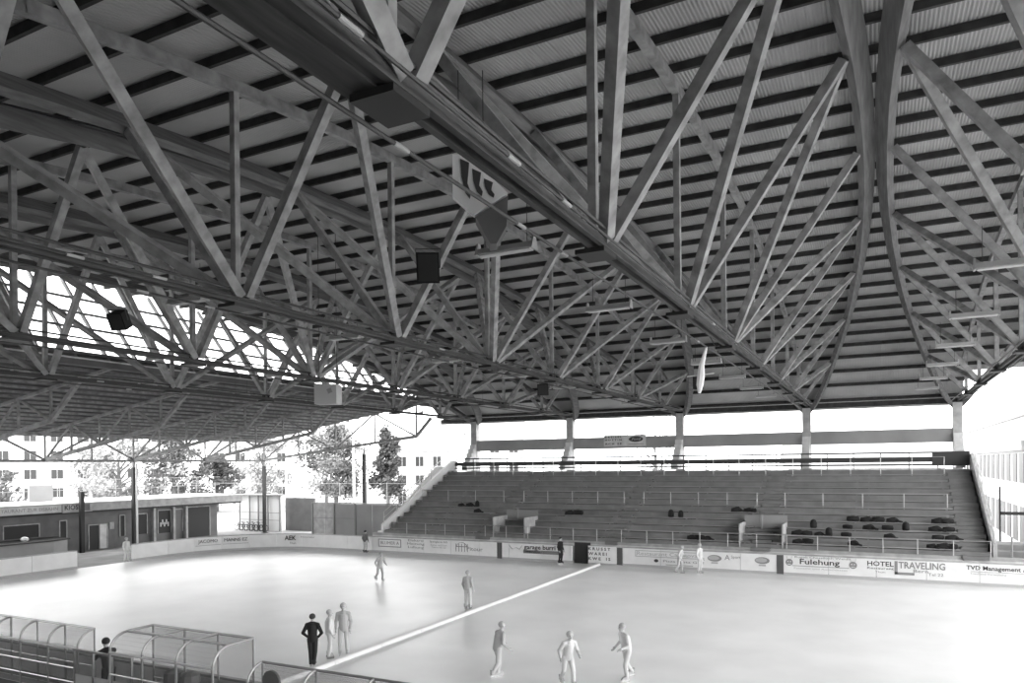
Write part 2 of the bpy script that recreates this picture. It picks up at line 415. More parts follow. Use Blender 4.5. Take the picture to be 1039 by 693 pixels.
# raised side block to the right of the stand
sb = empty('side_terrace', (9, 47, 0), 'grey low terrace steps to the right of the main stand', 'terrace')
for i in range(4): MB().box(5.75, 13.5, 47.3+.9*i, 52, .5+.3*i-(.5 if i == 0 else .3), .8+.3*i).build('step', M['stand'], sb)
MB().tube([(6.3, 47.2, 1.1), (6.3, 47.2, 2.4)], .05, 6).build('rail_post', M['inkmid'], sb)

# back columns with raker brackets, spandrel, eave
names = ['rightmost', 'second from right', 'middle', 'second from left', 'leftmost']
for k, X in enumerate(TX):
    c = empty('concrete_column', (X, 60.2, 0), f'grey concrete column with stepped bracket behind the stand, {names[k]} of the five', 'column', 'columns behind the stand')
    MB().box(X-.3, X+.3, 59.95, 60.5, -.3, ZL-.15).build('shaft', M['concrete'], c)
    r = MB()
    for j in range(6):
        r.box(X-.28, X+.28, 58.15+.3*j, 59.98, 6.05+.4*j, 6.47+.4*j)
    r.build('stepped_bracket', M['pale'], c)
tag(MB().box(-34.6, 5.1, 60.05, 60.3, 7.85, 8.85).build('wall_far', M['spandrel']), kind='structure')
tag(MB().box(-38.2, 5.4, 60.35, 60.75, 10.50, 10.62).build('trim_1', M['concrete']), kind='structure')
tag(MB().box(-38.2, 5.4, 60.40, 60.5, 10.62, 11.0).build('trim_2', M['purlin']), kind='structure')
# tally board hung on the wall band
sbp = empty('score_sign', (-19.5, 59.98, 8.4), 'pale sign with rows of letters and an oval emblem on the grey wall band', 'sign')
MB().box(-21.3, -17.6, 59.95, 60.04, 8.05, 9.0).build('sign_board', M['pale'], sbp)
for s, z in (('K R E I S E L', 8.82), ('H O T T I N', 8.58), ('A C H   S E', 8.25)):
    text_on(s, .2, (-20.45, 59.94, z), M['ink'], sbp, 0, 1.5, bold=.008)
MB().prism([(-18.45+.62*math.cos(2*PI*i/24), 8.62+.24*math.sin(2*PI*i/24)) for i in range(24)], 'y', 59.93, 59.96).build('oval_emblem', M['ink'], sbp)
text_on('Ford', .3, (-18.45, 59.922, 8.62), M['inklight'], sbp, 0, .8, shear=.3)
MB().box(-19.1, -17.8, 59.94, 59.96, 8.18, 8.23).build('printed_bar', M['inkmid'], sbp)

# ------------------------------------------------------------------ roof
ceil = empty('ceiling', (-15, 29, ZL), kind='structure')
# corrugated deck
ys = [-7+67.8*i/44 for i in range(45)]
PX, nx = .10, int((19.0+41.6)/.025)  # roof carried on out of view at right to hold back light there
prof = [(0, 0), (.25, 1), (.5, 1), (.75, 0)]
xs = np.array([-41.6+.025*i for i in range(nx+1)]); zz = np.array([[.0, .0, .02, .02][i % 4] for i in range(nx+1)])
V = []; F = []
for y in ys:
    xl = xleft(y); zd = zdeck(y)
    for i in range(nx+1): V.append((max(xs[i], xl), y, zd+zz[i]))
for j in range(len(ys)-1):
    for i in range(nx):
        if xs[i+1] <= max(xleft(ys[j]), xleft(ys[j+1])) - .05: continue
        if ys[j] > 57.5 and xs[i] > 5.2: continue
        o = j*(nx+1)+i; F.append((o, o+1, o+nx+2, o+nx+1))
mb = MB(); mb.v = V; mb.f = F
dk = mb.build('roof_deck', M['deck'], ceil); tag(dk, kind='stuff')
# roof membrane above, so no light leaks
mb = MB()
for j in range(len(ys)-1):
    a, b = ys[j], ys[j+1]; xa, xb = xleft(a), xleft(b); xr = 19.0 if a <= 57.5 else 5.2
    mb.hexa([(xa, a, zdeck(a)+.06), (xr, a, zdeck(a)+.06), (xr, b, zdeck(b)+.06), (xb, b, zdeck(b)+.06), (xa, a, zdeck(a)+.22), (xr, a, zdeck(a)+.22), (xr, b, zdeck(b)+.22), (xb, b, zdeck(b)+.22)])
mb.build('roof_covering', M['wallgrey'], ceil)
y = -4.6; 
while y < 60.6:
    zd = zdeck(y)-.005; sl = (zdeck(y+.1)-zdeck(y-.1))/.2
    x0 = xleft(y)+.05; x1 = 19.0 if y < 57.5 else 5.2
    a = Vector((x0, y, zd-.115)); b = Vector((x1, y, zd-.115))
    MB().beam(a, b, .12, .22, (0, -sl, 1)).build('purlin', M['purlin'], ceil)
    y += 1.75

def timber_len(mb, a, b, s): mb.beam(a, b, s, s)
tlabels = ['timber roof truss at far right, nearest the open right end',
           'large timber roof truss overhead, its tie falling from top centre to the stand',
           'timber roof truss second in from the left overhead, hung with a white box sign beyond',
           'timber roof truss crossing the left half of the hall behind the nearer two',
           'leftmost timber roof truss, along the skylight above the low canopy']
for k, X in enumerate(TX):
    T = empty('roof_truss', (X, 27.1, ZL), tlabels[k], 'truss', 'timber space trusses of the hall roof')
    # arches
    for s in (1, -1):
        e = Vector((4.5*s, 0, 6.2)).normalized(); n = Vector((6.2*s, 0, -4.5)).normalized()
        pts = []; N = 30
        for i in range(N+1):
            y = YC-YL*.999*math.cos(PI*i/N)
            pts.append(Vector((X+s*(.28+wof(y)), y, zof(y)-.30+.50*min(1, 3*pp(y)))))
        mb = MB(); 
        for i, p in enumerate(pts):
            tg = (pts[min(i+1, N)]-pts[max(i-1, 0)]).normalized(); nn = (n-tg*n.dot(tg)).normalized(); dp = tg.cross(nn)
            hd = .30; hw = .13
            for a, b in ((-hd, -hw), (hd, -hw), (hd, hw), (-hd, hw)):
                mb.v.append(tuple(p+dp*a+nn*b))
            if i:
                o = (i-1)*4
                for q in range(4): mb.f.append((o+q, o+(q+1) % 4, o+4+(q+1) % 4, o+4+q))
        mb.f.append((3, 2, 1, 0)); o = N*4; mb.f.append((o, o+1, o+2, o+3))
        mb.build('arch', M['glulam'], T)
        def U(y):
            y2 = y-.2 if y < 25 else y
            return Vector((X+s*(.0+wof(y2)), y2, zof(y2)-.08))
        def Lp(y): return Vector((X+(.30 if s > 0 else .0), y, ZL+.12))
        for j, y in enumerate(NODES):
            u = U(y)
            conns = [j] if j == 4 else ([j, j+1] if j < 4 else [j, j-1])
            if j in (3, 5): conns = [j, 4]
            if j == 4: conns = [4]
            for c in conns:
                L = Lp(NODES[c]); L = L+(u-L).normalized()*.08; off = .12 if c != j else -.05
                L = L+Vector((0, off*(1 if y > NODES[c] else -1), 0))
                dirv = (u-L).normalized()
                MB().beam(L, u, .23, .23, n).build('diagonal', M['timber'], T)
        # end members
    # tie: two chords
    for s in (1, -1):
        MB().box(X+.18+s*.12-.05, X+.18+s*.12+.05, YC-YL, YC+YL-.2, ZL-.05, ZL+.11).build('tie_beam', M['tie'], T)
    MB().tube([(X+.42, -2.5, ZL+.22), (X+.42, 59, ZL+.22)], .035, 6).build('conduit', M['pipe'], T)
    MB().tube([(X-.45, -2.5, ZL-.12), (X-.45, 59, ZL-.12)], .03, 6).build('conduit', M['pipe'], T)
    MB().tube([(X+.50, -2.5, ZL+.02), (X+.50, 59, ZL+.02)], .025, 6).build('conduit', M['pipe'], T)
    for y in (5.4, 8.9, 10.8, 22.5):
        MB().tube([(X+.50, y, ZL+.02), (X+.50, y+.35, ZL+.02)], .035, 8).build('cable_sleeve', M['concrete'], T)
        MB().tube([(X-.45, y+2.2, ZL-.12), (X-.45, y+2.5, ZL-.12)], .035, 8).build('cable_sleeve', M['concrete'], T)
    # ridge purlin and posts
    mb = MB(); N = 20; yy = [0+56*i/N for i in range(N+1)]
    for i in range(N):
        mb.beam((X, yy[i], zof(yy[i])+.30), (X, yy[i+1]+.02, zof(yy[i+1])+.30), .2, .3)
    mb.build('ridge_beam', M['timber'], T)
    for y in NODES:
        MB().box(X-.085, X+.085, y-.085, y+.085, ZL-.1, zof(y)+.2).build('post', M['timber'], T)
        g = MB().box(X-.26, X+.34, y-.36, y+.36, ZL-.14, ZL-.05)
        g.prism([(X-.12, ZL-.03), (X+.12, ZL-.03), (X+.05, ZL+.3), (X-.05, ZL+.3)], 'y', y-.22, y+.22); g.build('node_shoe', M['steel'], T)
    if k == 1: MB().box(X-.38, X+.34, -2, 7.2, ZL-.02, ZL+.04).build('cover_board', M['tie'], T)
# thin conduits under the deck between the arches
for X in (-9.87, -19.6):
    mb = MB(); N = 18
    mb.tube([(X, 2+52*i/N, zof(2+52*i/N)+.1) for i in range(N+1)], .035, 6)
    tag(mb.build('ceiling_conduit', M['pipe']), 'thin grey pipe run under the roof deck between the trusses ' + ('near the top centre' if X > -12 else 'at upper left'), 'pipe')

# luminaires
lum = None
def luminaire_parts():
    r = empty('luminaire', (0, 0, 0), 'x', 'lamp', 'trough luminaires hung across the bays', absolute=False)
    tr = MB().prism([(-.14, 0), (.14, 0), (.09, .13), (-.09, .13)], 'x', -.66, .66).build('housing', M['lampwhite'], r)
    MB().box(-.6, .6, -.1, .1, -.03, -.002).build('diffuser', M['pale'], tr)
    for s in (-1, 1):
        e = MB().prism([(-.16, -.02), (.16, -.02), (.05, .26), (-.05, .26)], 'x', s*.66-.02, s*.66+.02).build('end_plate', M['lampwhite'], r)
    for s in (-1, 1):
        MB().tube([(s*.5, 0, .13), (s*.5, 0, 1.0)], .008, 4).build('hanger', M['steel'], r)
    return r
lum = luminaire_parts(); lch = [(c, kids(c)) for c in kids(lum)]
rows = [('right of the main tie', 2.70), ('just left of the main tie', -7.05), ('along the second truss', -16.8), ('along the third truss', -26.55), ('above the low canopy', -36.3)]
first = True; ordn = ['nearest', 'second nearest', 'third nearest', 'fourth nearest', 'fifth nearest', 'sixth nearest', 'seventh nearest', 'farthest']
for rn, X in rows:
    for j, y in enumerate([7.2, 14.0, 20.6, 27.3, 34.0, 40.6, 47.2, 53.6]):
        lb = f'{ordn[j]} white trough lamp in the row {rn}'
        if (X < -36 or X > -8) and y < 13: continue
        if first: lum.location = (X, y-.2, 11.1); lum['label'] = lb; first = False
        else: dup(lum, lch, (X, y-.2, 11.1), label=lb)

# hanging boxes and loudspeakers
def speaker(loc, rotz, tilt, size, label, m='fabricdark'):
    r = empty('loudspeaker', loc, label, 'loudspeaker', absolute=False, rotz=rotz); r.rotation_euler = (tilt, 0, rotz)
    a, b, c = size
    MB().prism([(-a/2, -b/2), (a/2, -b/2), (a*.38, b/2), (-a*.38, b/2)], 'z', -c/2, c/2).build('cabinet', M[m], r)
    MB().box(-a*.42, a*.42, -b/2-.02, -b/2, -c*.44, c*.44).build('grille', M['steel'], r)
    MB().tube([(-a*.5, 0, 0), (-a*.55, 0, c*.62), (a*.55, 0, c*.62), (a*.5, 0, 0)], .018, 5).build('bracket', M['pipe'], r)
    return r
speaker((-9.78, 15, 11.4), .5, .25, (.55, .45, .72), 'dark loudspeaker hung under the roof left of the main tie')
speaker((-19.9, 14, 10.95), .3, .5, (.5, .4, .5), 'dark tilted loudspeaker seen against the bright skylight at left')
speaker((-8.75, 40, 10.9), 0, 0, (.55, .4, .65), 'small dark loudspeaker high above the middle of the stand')
speaker((-13.5, 30, 9.95), .3, .2, (.5, .4, .5), 'small dark loudspeaker under the second truss, above the left end of the stand')
# white box with an emblem
wb = empty('box_sign', (-21.6, 25, 9.75), 'white box sign with a small emblem hung under the third truss', 'sign', absolute=False, rotz=.35)
MB().box(-.5, .5, -.35, .35, -.45, .4).build('box_body', M['lampwhite'], wb)
MB().prism([(.1*math.cos(PI*i/4+.4)*(1.5 if i % 2 else 1)+.2, .12+.1*math.sin(PI*i/4+.4)*(1.5 if i % 2 else 1)) for i in range(8)], 'y', -.37, -.35).build('emblem', M['inkmid'], wb)
for s in (-1, 1): MB().tube([(s*.4, 0, .4), (s*.4, 0, 7.5)], .012, 5).build('hanger', M['steel'], wb)
# hanging box with three dark flame strokes
hb = empty('hanging_sign', (-7.36, 13, 11.68), 'angular pale hanging box with three black flame shaped strokes', 'sign', absolute=False, rotz=.5)
MB().prism([(-.43, 1.24), (-.43, .38), (0, 0), (.69, .45), (.45, .69), (-.15, 1.24)], 'y', -.05, .12).build('box_body', M['white'], hb)
for x, z, L in ((-.18, 1.14, .80), (.06, .94, .55), (.30, .74, .38)):
    MB().prism([(x-.09, z), (x+.09, z-.08), (x+.07, z-.4*L), (x+.05, z-.62*L), (x+.12, z-.85*L), (x+.10, z-1.02*L), (x+.0, z-.85*L), (x-.07, z-.45*L)], 'y', -.07, -.05).build('flame_stroke', M['ink'], hb)
MB().prism([(.03, -.02), (.70, .42), (.66, -.2), (.45, -.57), (.33, -.57)], 'y', .0, .5).build('lower_shield', M['wallgrey'], hb)
for s in (-.3, .2): MB().tube([(s, .05, .8), (s, .05, 3.0)], .01, 4).build('hanger', M['steel'], hb)
# folded white banner
bn = empty('folded_banner', (-5.6, 26.2, 10.35), 'narrow white furled banner hanging below the main tie over the ice', 'banner', absolute=False)
MB().tube([(.15, 0, .33), (-.03, 0, -.3), (-.06, 0, -.65), (-.10, 0, -1.0), (-.12, 0, -1.3)], [.04, .1, .14, .13, .05], 7).build('cloth', M['white'], bn)
MB().tube([(-.55, 0, -.68), (.4, 0, -.62)], .02, 5).build('spreader', M['white'], bn)

# ------------------------------------------------------------------ skylight at the left
sk = empty('window_1', (-39, 30, 12.4), kind='structure')
def gl(y, f):
    x1, z1 = xleft(y), zdeck(y)-.1
    return Vector((-38+(x1+38)*f, y, 12.45+(z1-12.45)*f))
ysk = [2.0+1.85*i for i in range(31)]
NV = 5
for y in ysk:
    if zdeck(y) > 12.9: MB().beam(gl(y, 0), gl(y, 1), .2, .12, (0, 1, 0)).build('mullion', M['inkmid'], sk)
def glz(y, z):
    return Vector((-38-.8*(z-12.45), y, z))
for i in range(len(ysk)-1):
    a, b = ysk[i], ysk[i+1]
    for q in range(NV):
        z0, z1 = 12.45+.98*q, 12.45+.98*(q+1)
        ta, tb = zdeck(a)-.1, zdeck(b)-.1
        if min(ta, tb) <= z0+.05: continue
        if q: MB().beam(glz(a, z0), glz(b, z0), .13, .13).build('glazing_bar', M['inkmid'], sk)
        p = [glz(a+.04, z0), glz(b-.04, z0), glz(b-.04, min(z1, tb)), glz(a+.04, min(z1, ta))]
        off = Vector((.01, 0, .01))
        mb = MB(); mb.hexa([p[0], p[1], p[2], p[3], p[0]+off, p[1]+off, p[2]+off, p[3]+off]); mb.build('pane', M['glassroof'], sk)
MB().box(-38.25, -37.85, 1, 58.5, 12.1, 12.42).build('sill', M['wallgrey'], sk)
MB().box(-37.95, -37.8, 1, 58.5, 12.42, 12.5).build('window_sill', M['pale'], sk)

# ------------------------------------------------------------------ low canopy over the left end
cp = empty('canopy_roof', (-48, 35, 7), 'low dark sloping canopy roof over the left end of the rink', 'roof')
def zc(x): return 9.75+.147*(x+57.7)
mb = MB(); yy0, yy1 = 4, 58.5
n = int((57.7+1.6-38)/.12)
V = []; F = []
for i in range(n+1):
    x = -59.3+(59.3-38)*i/n
    for y in (yy0, yy1): V.append((x, y, zc(x)+(.0, .03)[(i//2) % 2]))
for i in range(n): F.append((2*i, 2*i+2, 2*i+3, 2*i+1))
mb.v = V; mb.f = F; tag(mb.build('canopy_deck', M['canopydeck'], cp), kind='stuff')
MB().hexa([(-59.3, yy0, zc(-59.3)+.05), (-38, yy0, zc(-38)+.05), (-38, yy1, zc(-38)+.05), (-59.3, yy1, zc(-59.3)+.05), (-59.3, yy0, zc(-59.3)+.2), (-38, yy0, zc(-38)+.2), (-38, yy1, zc(-38)+.2), (-59.3, yy1, zc(-59.3)+.2)]).build('canopy_covering', M['wallgrey'], cp)
x = -59.1
while x < -38:
    MB().beam((x, yy0, zc(x)-.09), (x, yy1, zc(x)-.09), .1, .16).build('purlin', M['timber'], cp); x += 1.25
MB().box(-59.45, -59.3, yy0, yy1, 9.2, 9.75).build('fascia', M['wallgrey'], cp)
def member(par, a, b, s=.16, name='diagonal', m='canopytimber'): MB().beam(a, b, s, s, (0, 1, 0) if abs(a[1]-b[1]) < .01 else (0, 0, 1)).build(name, M[m], par)
def rafter(y, xk, zk, xt, zt, lab):
    R = empty('canopy_rafter', (-57.7, y, 7.3), lab, 'truss', 'canopy rafters over the left end of the rink')
    top = lambda x: zc(x)-.28
    bot = lambda x: 7.28+(zk-7.28)*(x+57.7)/(xk+57.7)
    member(R, (-57.7, y, 7.28), (xk, y, zk), .24, 'bottom_chord')
    member(R, (xk, y, zk), (xt, y, zt), .24, 'end_strut')
    member(R, (-59.2, y, top(-59.2)), (-38.1, y, top(-38.1)), .18, 'top_chord')
    xsn = [-57.7+(xk+57.7)*i/4 for i in range(5)]
    for i, x in enumerate(xsn):
        MB().beam((x, y, bot(x)), (x, y, top(x)), .13, .13, (0, 1, 0)).build('post', M['timber'], R)
        if i < 4:
            if i % 2 == 0: member(R, (x, y, bot(x)), (xsn[i+1], y, top(xsn[i+1])), .13)
            else: member(R, (x, y, top(x)), (xsn[i+1], y, bot(xsn[i+1])), .13)
RY_ = [11.7, 19.2, 26.7, 34.2, 41.7, 49.2]
for j, y in enumerate(RY_):
    rafter(y, -44.4, 9.5, -41.5, 11.85, f'timber canopy rafter over the left end, {["nearest", "second nearest", "third nearest", "fourth nearest", "fifth nearest", "next to farthest"][j]}')
rafter(56.7, -38.5, 9.27, -36.9, 10.9, 'farthest timber canopy rafter, sloping up towards the stand')
eg = empty('edge_girder', (-57.7, 30, 7.2), 'long timber lattice girder along the outer eave of the canopy', 'girder')
MB().beam((-57.7, 4, 7.22), (-57.7, 56.7, 7.22), .2, .2).build('bottom_chord', M['timber'], eg)
MB().beam((-57.7, 4, 9.3), (-57.7, 58, 9.3), .18, .2).build('top_chord', M['timber'], eg)
y = 4.2
while y < 56:
    for dy in (-3.75, 3.75):
        if y+dy < 57: MB().beam((-57.7, y, 7.3), (-57.7, y+dy, 9.25), .15, .15).build('diagonal', M['timber'], eg)
    for dy in (0, 3.75): MB().beam((-57.7, y+dy, 7.3), (-57.7, y+dy, 9.25), .12, .12).build('post', M['timber'], eg)
    y += 7.5
for j, (x, y, zt) in enumerate(((-57.7, 26.7, 7.15), (-57.7, 41.7, 7.15), (-57.7, 56.7, 7.15), (-44.6, 56.7, 8.2))):
    lab = ['dark steel canopy post at the extreme left', 'dark steel canopy post beside the rink gate opening', 'dark steel canopy post in front of the white pavilion', 'dark steel canopy post behind the grey hoarding'][j]
    c = empty('steel_post', (x, y, -.35), lab, 'post')
    MB().box(x-.14, x+.14, y-.14, y+.14, -.35, zt-.5).build('shaft', M['steel'], c)
    MB().box(x-.09, x+.09, y-.09, y+.09, zt-.5, zt).build('post_head', M['timber'], c)
    MB().box(x-.25, x+.25, y-.25, y+.25, -.35, -.3).build('base_plate', M['steel'], c)
tag(MB().tube([(-56.9, 41.4, -.35), (-56.9, 41.4, 7.0)], .09, 8).build('down_pipe', M['rail']), 'pale rain pipe standing beside the canopy post at the gate', 'pipe')

# ------------------------------------------------------------------ near side: stand under the camera, and an unseen wall added to keep light out
ns = empty('floor_near_stand', (0, 0, 0), kind='structure')
for i in range(13):
    y = 10.2-.85*i
    MB().box(-60, 18, y-.85 if i < 12 else -8, y, -.3, .3+.38*i).build('step', M['stand'], ns)
tag(MB().box(-60, 18, -9, -8, -.3, 11.4).build('wall_near_blocker', M['wallgrey']), kind='structure')

# ------------------------------------------------------------------ shelters on the near side
def shelter(name, label, x0, x1, sec, nb, flat=None, label2=None, endpost=False):
    """sec: list of (y,z) from ice-side top, over the roof, down the back"""
    S = empty(name, ((x0+x1)/2, sec[0][0], 0), label, 'shelter')
    f = 'glassframe'
    n = nb
    for k in range(n+1):
        x = x0+(x1-x0)*k/n
        MB().tube([(x, p[0], p[1]) for p in sec], .032, 8).build('rib', M[f], S)
        MB().tube([(x, sec[0][0], sec[0][1]), (x, sec[0][0], .2)], .03, 6).build('post', M[f], S)
    lat = {0: .04, len(sec)-2: .035}
    keyi = [0]+([1] if flat else [])+[len(sec)-2]
    for i in keyi:
        MB().tube([(x0, sec[i][0], sec[i][1]), (x1, sec[i][0], sec[i][1])], .035, 8).build('rail', M['white'] if i else M[f], S)
    for z in (sec[-2][1]-.55, sec[-2][1]-.95):
        MB().tube([(x0, sec[-1][0], z), (x1, sec[-1][0], z)], .022, 6).build('rail', M[f], S)
    MB().tube([(x0, sec[0][0], .95), (x1, sec[0][0], .95)], .02, 6).build('rail', M[f], S)
    for k in range(n):
        xa = x0+(x1-x0)*k/n+.03; xb = x0+(x1-x0)*(k+1)/n-.03
        mb = MB()
        for p, q in zip(sec[:-2], sec[1:-1]):
            mb.hexa([(xa, p[0], p[1]-.005), (xb, p[0], p[1]-.005), (xb, q[0], q[1]-.005), (xa, q[0], q[1]-.005), (xa, p[0], p[1]+.005), (xb, p[0], p[1]+.005), (xb, q[0], q[1]+.005), (xa, q[0], q[1]+.005)])
        mb.build('pane', M['perspex'], S)
        MB().box(xa, xb, sec[0][0]-.005, sec[0][0]+.005, .3, sec[0][1]-.05).build('pane', M['perspex'], S)
        MB().box(xa, xb, sec[-1][0]-.005, sec[-1][0]+.005, .3, sec[-2][1]-.05).build('pane', M['perspex'], S)
    MB().box(x0+.1, x1-.1, sec[-1][0]+.12, sec[-1][0]+.42, .42, .47).build('bench', M['plank'], S)
    for s in (x0+.2, x1-.2): MB().box(s-.03, s+.03, sec[-1][0]+.15, sec[-1][0]+.4, 0, .42).build('bench_leg', M['steel'], S)
    return S
def quarter(y0, z0, y1, z1, n=6):
    return [(y1+(y0-y1)*math.cos(PI/2*i/n), 0) for i in range(n+1)]
def arc(y0, z0, y1, z1, n=6):   # from top front (y0,z0) curving down to back (y1,z1)
    return [(y0-(y0-y1)*math.sin(PI/2*i/n), z1+(z0-z1)*math.cos(PI/2*i/n)) for i in range(n+1)]
sec1 = arc(13.25, 2.02, 12.75, 1.55)+[(12.75, .15)]
shelter('bench_shelter', 'long curved clear plastic team shelter at the left edge', -26.9, -20.1, sec1, 5)
sec2 = [(13.25, 2.35)]+arc(12.5, 2.35, 12.0, 1.9)+[(12.0, .15)]
shelter('scorer_shelter', 'taller flat topped clear plastic shelter in the middle of the three', -17.6, -13.9, sec2, 3, flat=True)
sec3 = arc(13.25, 1.8, 12.75, 1.32)+[(12.75, .15)]
shelter('bench_shelter', 'low curved clear plastic team shelter at bottom centre', -13.6, -6.8, sec3, 4)
sp = empty('screen_panel', (-18.85, 12.65, 0), 'waist high clear and white screen between the two left shelters', 'screen')
MB().box(-20.05, -17.65, 12.62, 12.66, .1, 1.55).build('pane', M['perspex'], sp)
MB().box(-20.05, -17.65, 12.63, 12.65, .1, .9).build('kick_panel', M['board'], sp)
MB().box(-20.08, -17.62, 12.6, 12.68, 1.55, 1.6).build('rail', M['glassframe'], sp)
for x in (-20.05, -19.25, -18.45, -17.65): MB().box(x-.025, x+.025, 12.61, 12.67, 0, 1.55).build('post', M['glassframe'], sp)
# table and chair inside
tb = empty('scorer_table', (-15.7, 12.9, 0), 'small dark table inside the flat topped shelter', 'table')
MB().box(-16.9, -14.6, 12.6, 13.1, 1.0, 1.06).build('table_top', M['plank'], tb)
for x in (-16.8, -14.7):
    for y in (12.65, 13.05): MB().box(x-.03, x+.03, y-.03, y+.03, 0, 1.0).build('leg', M['steel'], tb)
for i, (x, lb) in enumerate(((-16.3, 'left'), (-15.7, 'right'))):
    b = MB().tube([(x, 12.85, 1.06), (x, 12.85, 1.12), (x, 12.85, 1.34), (x, 12.85, 1.42)], [.2, .26, .24, .1], 9).build('kit_bag', M['fabricgrey'])
    tag(b, f'dark soft bag on the table in the flat topped shelter, {lb} of two', 'bag')
rc = empty('round_chair', (-13.15, 12.95, 0), 'dark round backed seat inside the low shelter at bottom centre', 'chair')
MB().tube([(-13.15, 13.12, 1.42), (-13.15, 13.06, 1.42)], .27, 18).build('backrest', M['wallgrey'], rc)
MB().tube([(-13.15, 12.98, .95), (-13.15, 12.98, 1.02)], .24, 14).build('seat', M['wallgrey'], rc)
MB().tube([(-13.15, 12.98, 0), (-13.15, 12.98, .95)], .04, 8).build('pedestal', M['steel'], rc)
MB().tube([(-13.15, 13.1, 1.0), (-13.15, 13.12, 1.4)], .03, 6).build('back_stay', M['steel'], rc)

# ------------------------------------------------------------------ bags and coats on the benches
bags = [(0, -10.88, 'coat'), (0, -10.38, 'duffel'), (0, -9.94, 'coat'), (0, -4.5, 'coat'), (0, -3.93, 'duffel'), (0, -1.43, 'coat'), (0, 2.55, 'coat'), (0, 3.1, 'coat'), (0, 3.7, 'duffel'), (1, -4.6, 'coat'), (1, -4.05, 'duffel'), (1, -3.4, 'coat'), (1, -2.81, 'backpack'), (1, -1.85, 'duffel'), (1, 0.44, 'coat'), (1, 2.9, 'duffel'), (1, 3.55, 'coat'), (2, -3.73, 'backpack'), (2, -1.81, 'duffel'), (2, -0.65, 'coat'), (2, 0.36, 'duffel'), (2, 1.31, 'backpack'), (2, 2.8, 'coat'), (2, 3.6, 'duffel'), (3, -28.15, 'coat'), (3, -20.42, 'coat'), (3, -19.72, 'duffel'), (3, -12.89, 'backpack'), (3, -12.21, 'backpack'), (3, -7.65, 'duffel'), (3, -1.53, 'duffel'), (3, -0.8, 'coat'), (3, -0.14, 'duffel'), (3, 0.6, 'coat'), (3, 3.0, 'coat'), (3, 3.6, 'duffel'), (4, -30.15, 'coat'), (4, -29.35, 'coat'), (4, -8.7, 'coat'), (4, -7.9, 'coat'), (4, -7.45, 'duffel'), (4, -28.67, 'backpack')]
ordw = ['front', 'second', 'third', 'fourth', 'fifth', 'sixth']
def blob(seed, sx, sy, sz, n=14, m=8):
    rnd = random.Random(seed); mb = MB().ball((0, 0, 0), 1, n, m)
    ph = [rnd.uniform(0, 6) for _ in range(6)]
    v2 = []
    for x, y, z in mb.v:
        r = 1+.18*math.sin(3*x+ph[0])+.15*math.sin(4*y+ph[1])+.12*math.sin(5*x+4*z+ph[2])
        v2.append((x*r*sx, y*r*sy, max(0, z*r*.9+.25)*sz))
    mb.v = v2; return mb
def bag_proto(kind):
    if kind == 'coat':
        r = empty('coat', (0, 0, 0), 'x', 'coat', 'coats and bags left on the benches', absolute=False)
        blob(3, .38, .20, .22).build('cloth', M['fabricdark'], r, True)
        MB().tube([(.2, -.1, .12), (.42, -.16, .06), (.55, -.12, .03)], [.07, .06, .05], 7).build('sleeve', M['fabricdark'], r, True)
    elif kind == 'duffel':
        r = empty('sports_bag', (0, 0, 0), 'x', 'bag', 'coats and bags left on the benches', absolute=False)
        MB().tube([(-.33, 0, .14), (-.30, 0, .14), (0, 0, .15), (.30, 0, .14), (.33, 0, .14)], [.08, .14, .16, .14, .08], 12).build('bag_body', M['fabricdark'], r, True)
        MB().tube([(-.14, -.02, .27), (-.1, -.03, .37), (.1, -.03, .37), (.14, -.02, .27)], .018, 5).build('handle', M['fabricgrey'], r)
    else:
        r = empty('backpack', (0, 0, 0), 'x', 'backpack', 'coats and bags left on the benches', absolute=False)
        MB().tube([(0, 0, 0), (0, 0, .06), (0, 0, .3), (0, 0, .46), (0, 0, .52)], [.15, .2, .2, .15, .06], 10).build('bag_body', M['fabricdark'], r, True)
        MB().ball((0, -.19, .16), .12, 8, 6, 1, .5, 1).build('pocket', M['fabricdark'], r, True)
        MB().tube([(-.05, 0, .5), (0, 0, .58), (.05, 0, .5)], .015, 5).build('handle', M['fabricgrey'], r)
    return r
protos = {}
secname = lambda x: 'left block' if x < -26 else 'left centre block' if x < -16 else 'right centre block' if x < -7 else 'right hand block'
counts = {}
bags2 = []
for (rw, x, k) in bags:
    for a0, a1 in AISLES:
        if a0-.4 < x < a1+.4: x = a0-.45 if x < (a0+a1)/2 else a1+.45
    bags2.append((rw, x, k))
bags = bags2
for (rw, x, k) in bags: counts.setdefault((rw, k, secname(x)), []).append(x)
knd = {'coat': 'dark coat', 'duffel': 'dark sports bag', 'backpack': 'dark upright backpack'}
onum = ['leftmost', 'second from left', 'third from left', 'fourth from left', 'fifth from left']
used = {}
for (rw, x, k) in bags:
    yf, z = row(rw); key = (rw, k, secname(x)); L = sorted(counts[key])
    idx = L.index(x)+used.get((key, x), 0); used[(key, x)] = used.get((key, x), 0)+1
    pos = '' if len(L) == 1 else f', {onum[idx]} there'
    lb = f'{knd[k]} on the {ordw[rw]} bench row, {secname(x)}{pos}'
    if idx and used[(key, x)] > 1: x += .3*(used[(key, x)]-1)
    loc = (x, yf+.18, z); rz = random.uniform(-.4, .4)
    if k not in protos:
        r = bag_proto(k); r.location = loc; r.rotation_euler[2] = rz; r['label'] = lb; protos[k] = (r, [(c, kids(c)) for c in kids(r)])
    else:
        r, ch = protos[k]; s = random.uniform(.85, 1.15); dup(r, ch, loc, rz, lb, (s, s, s))

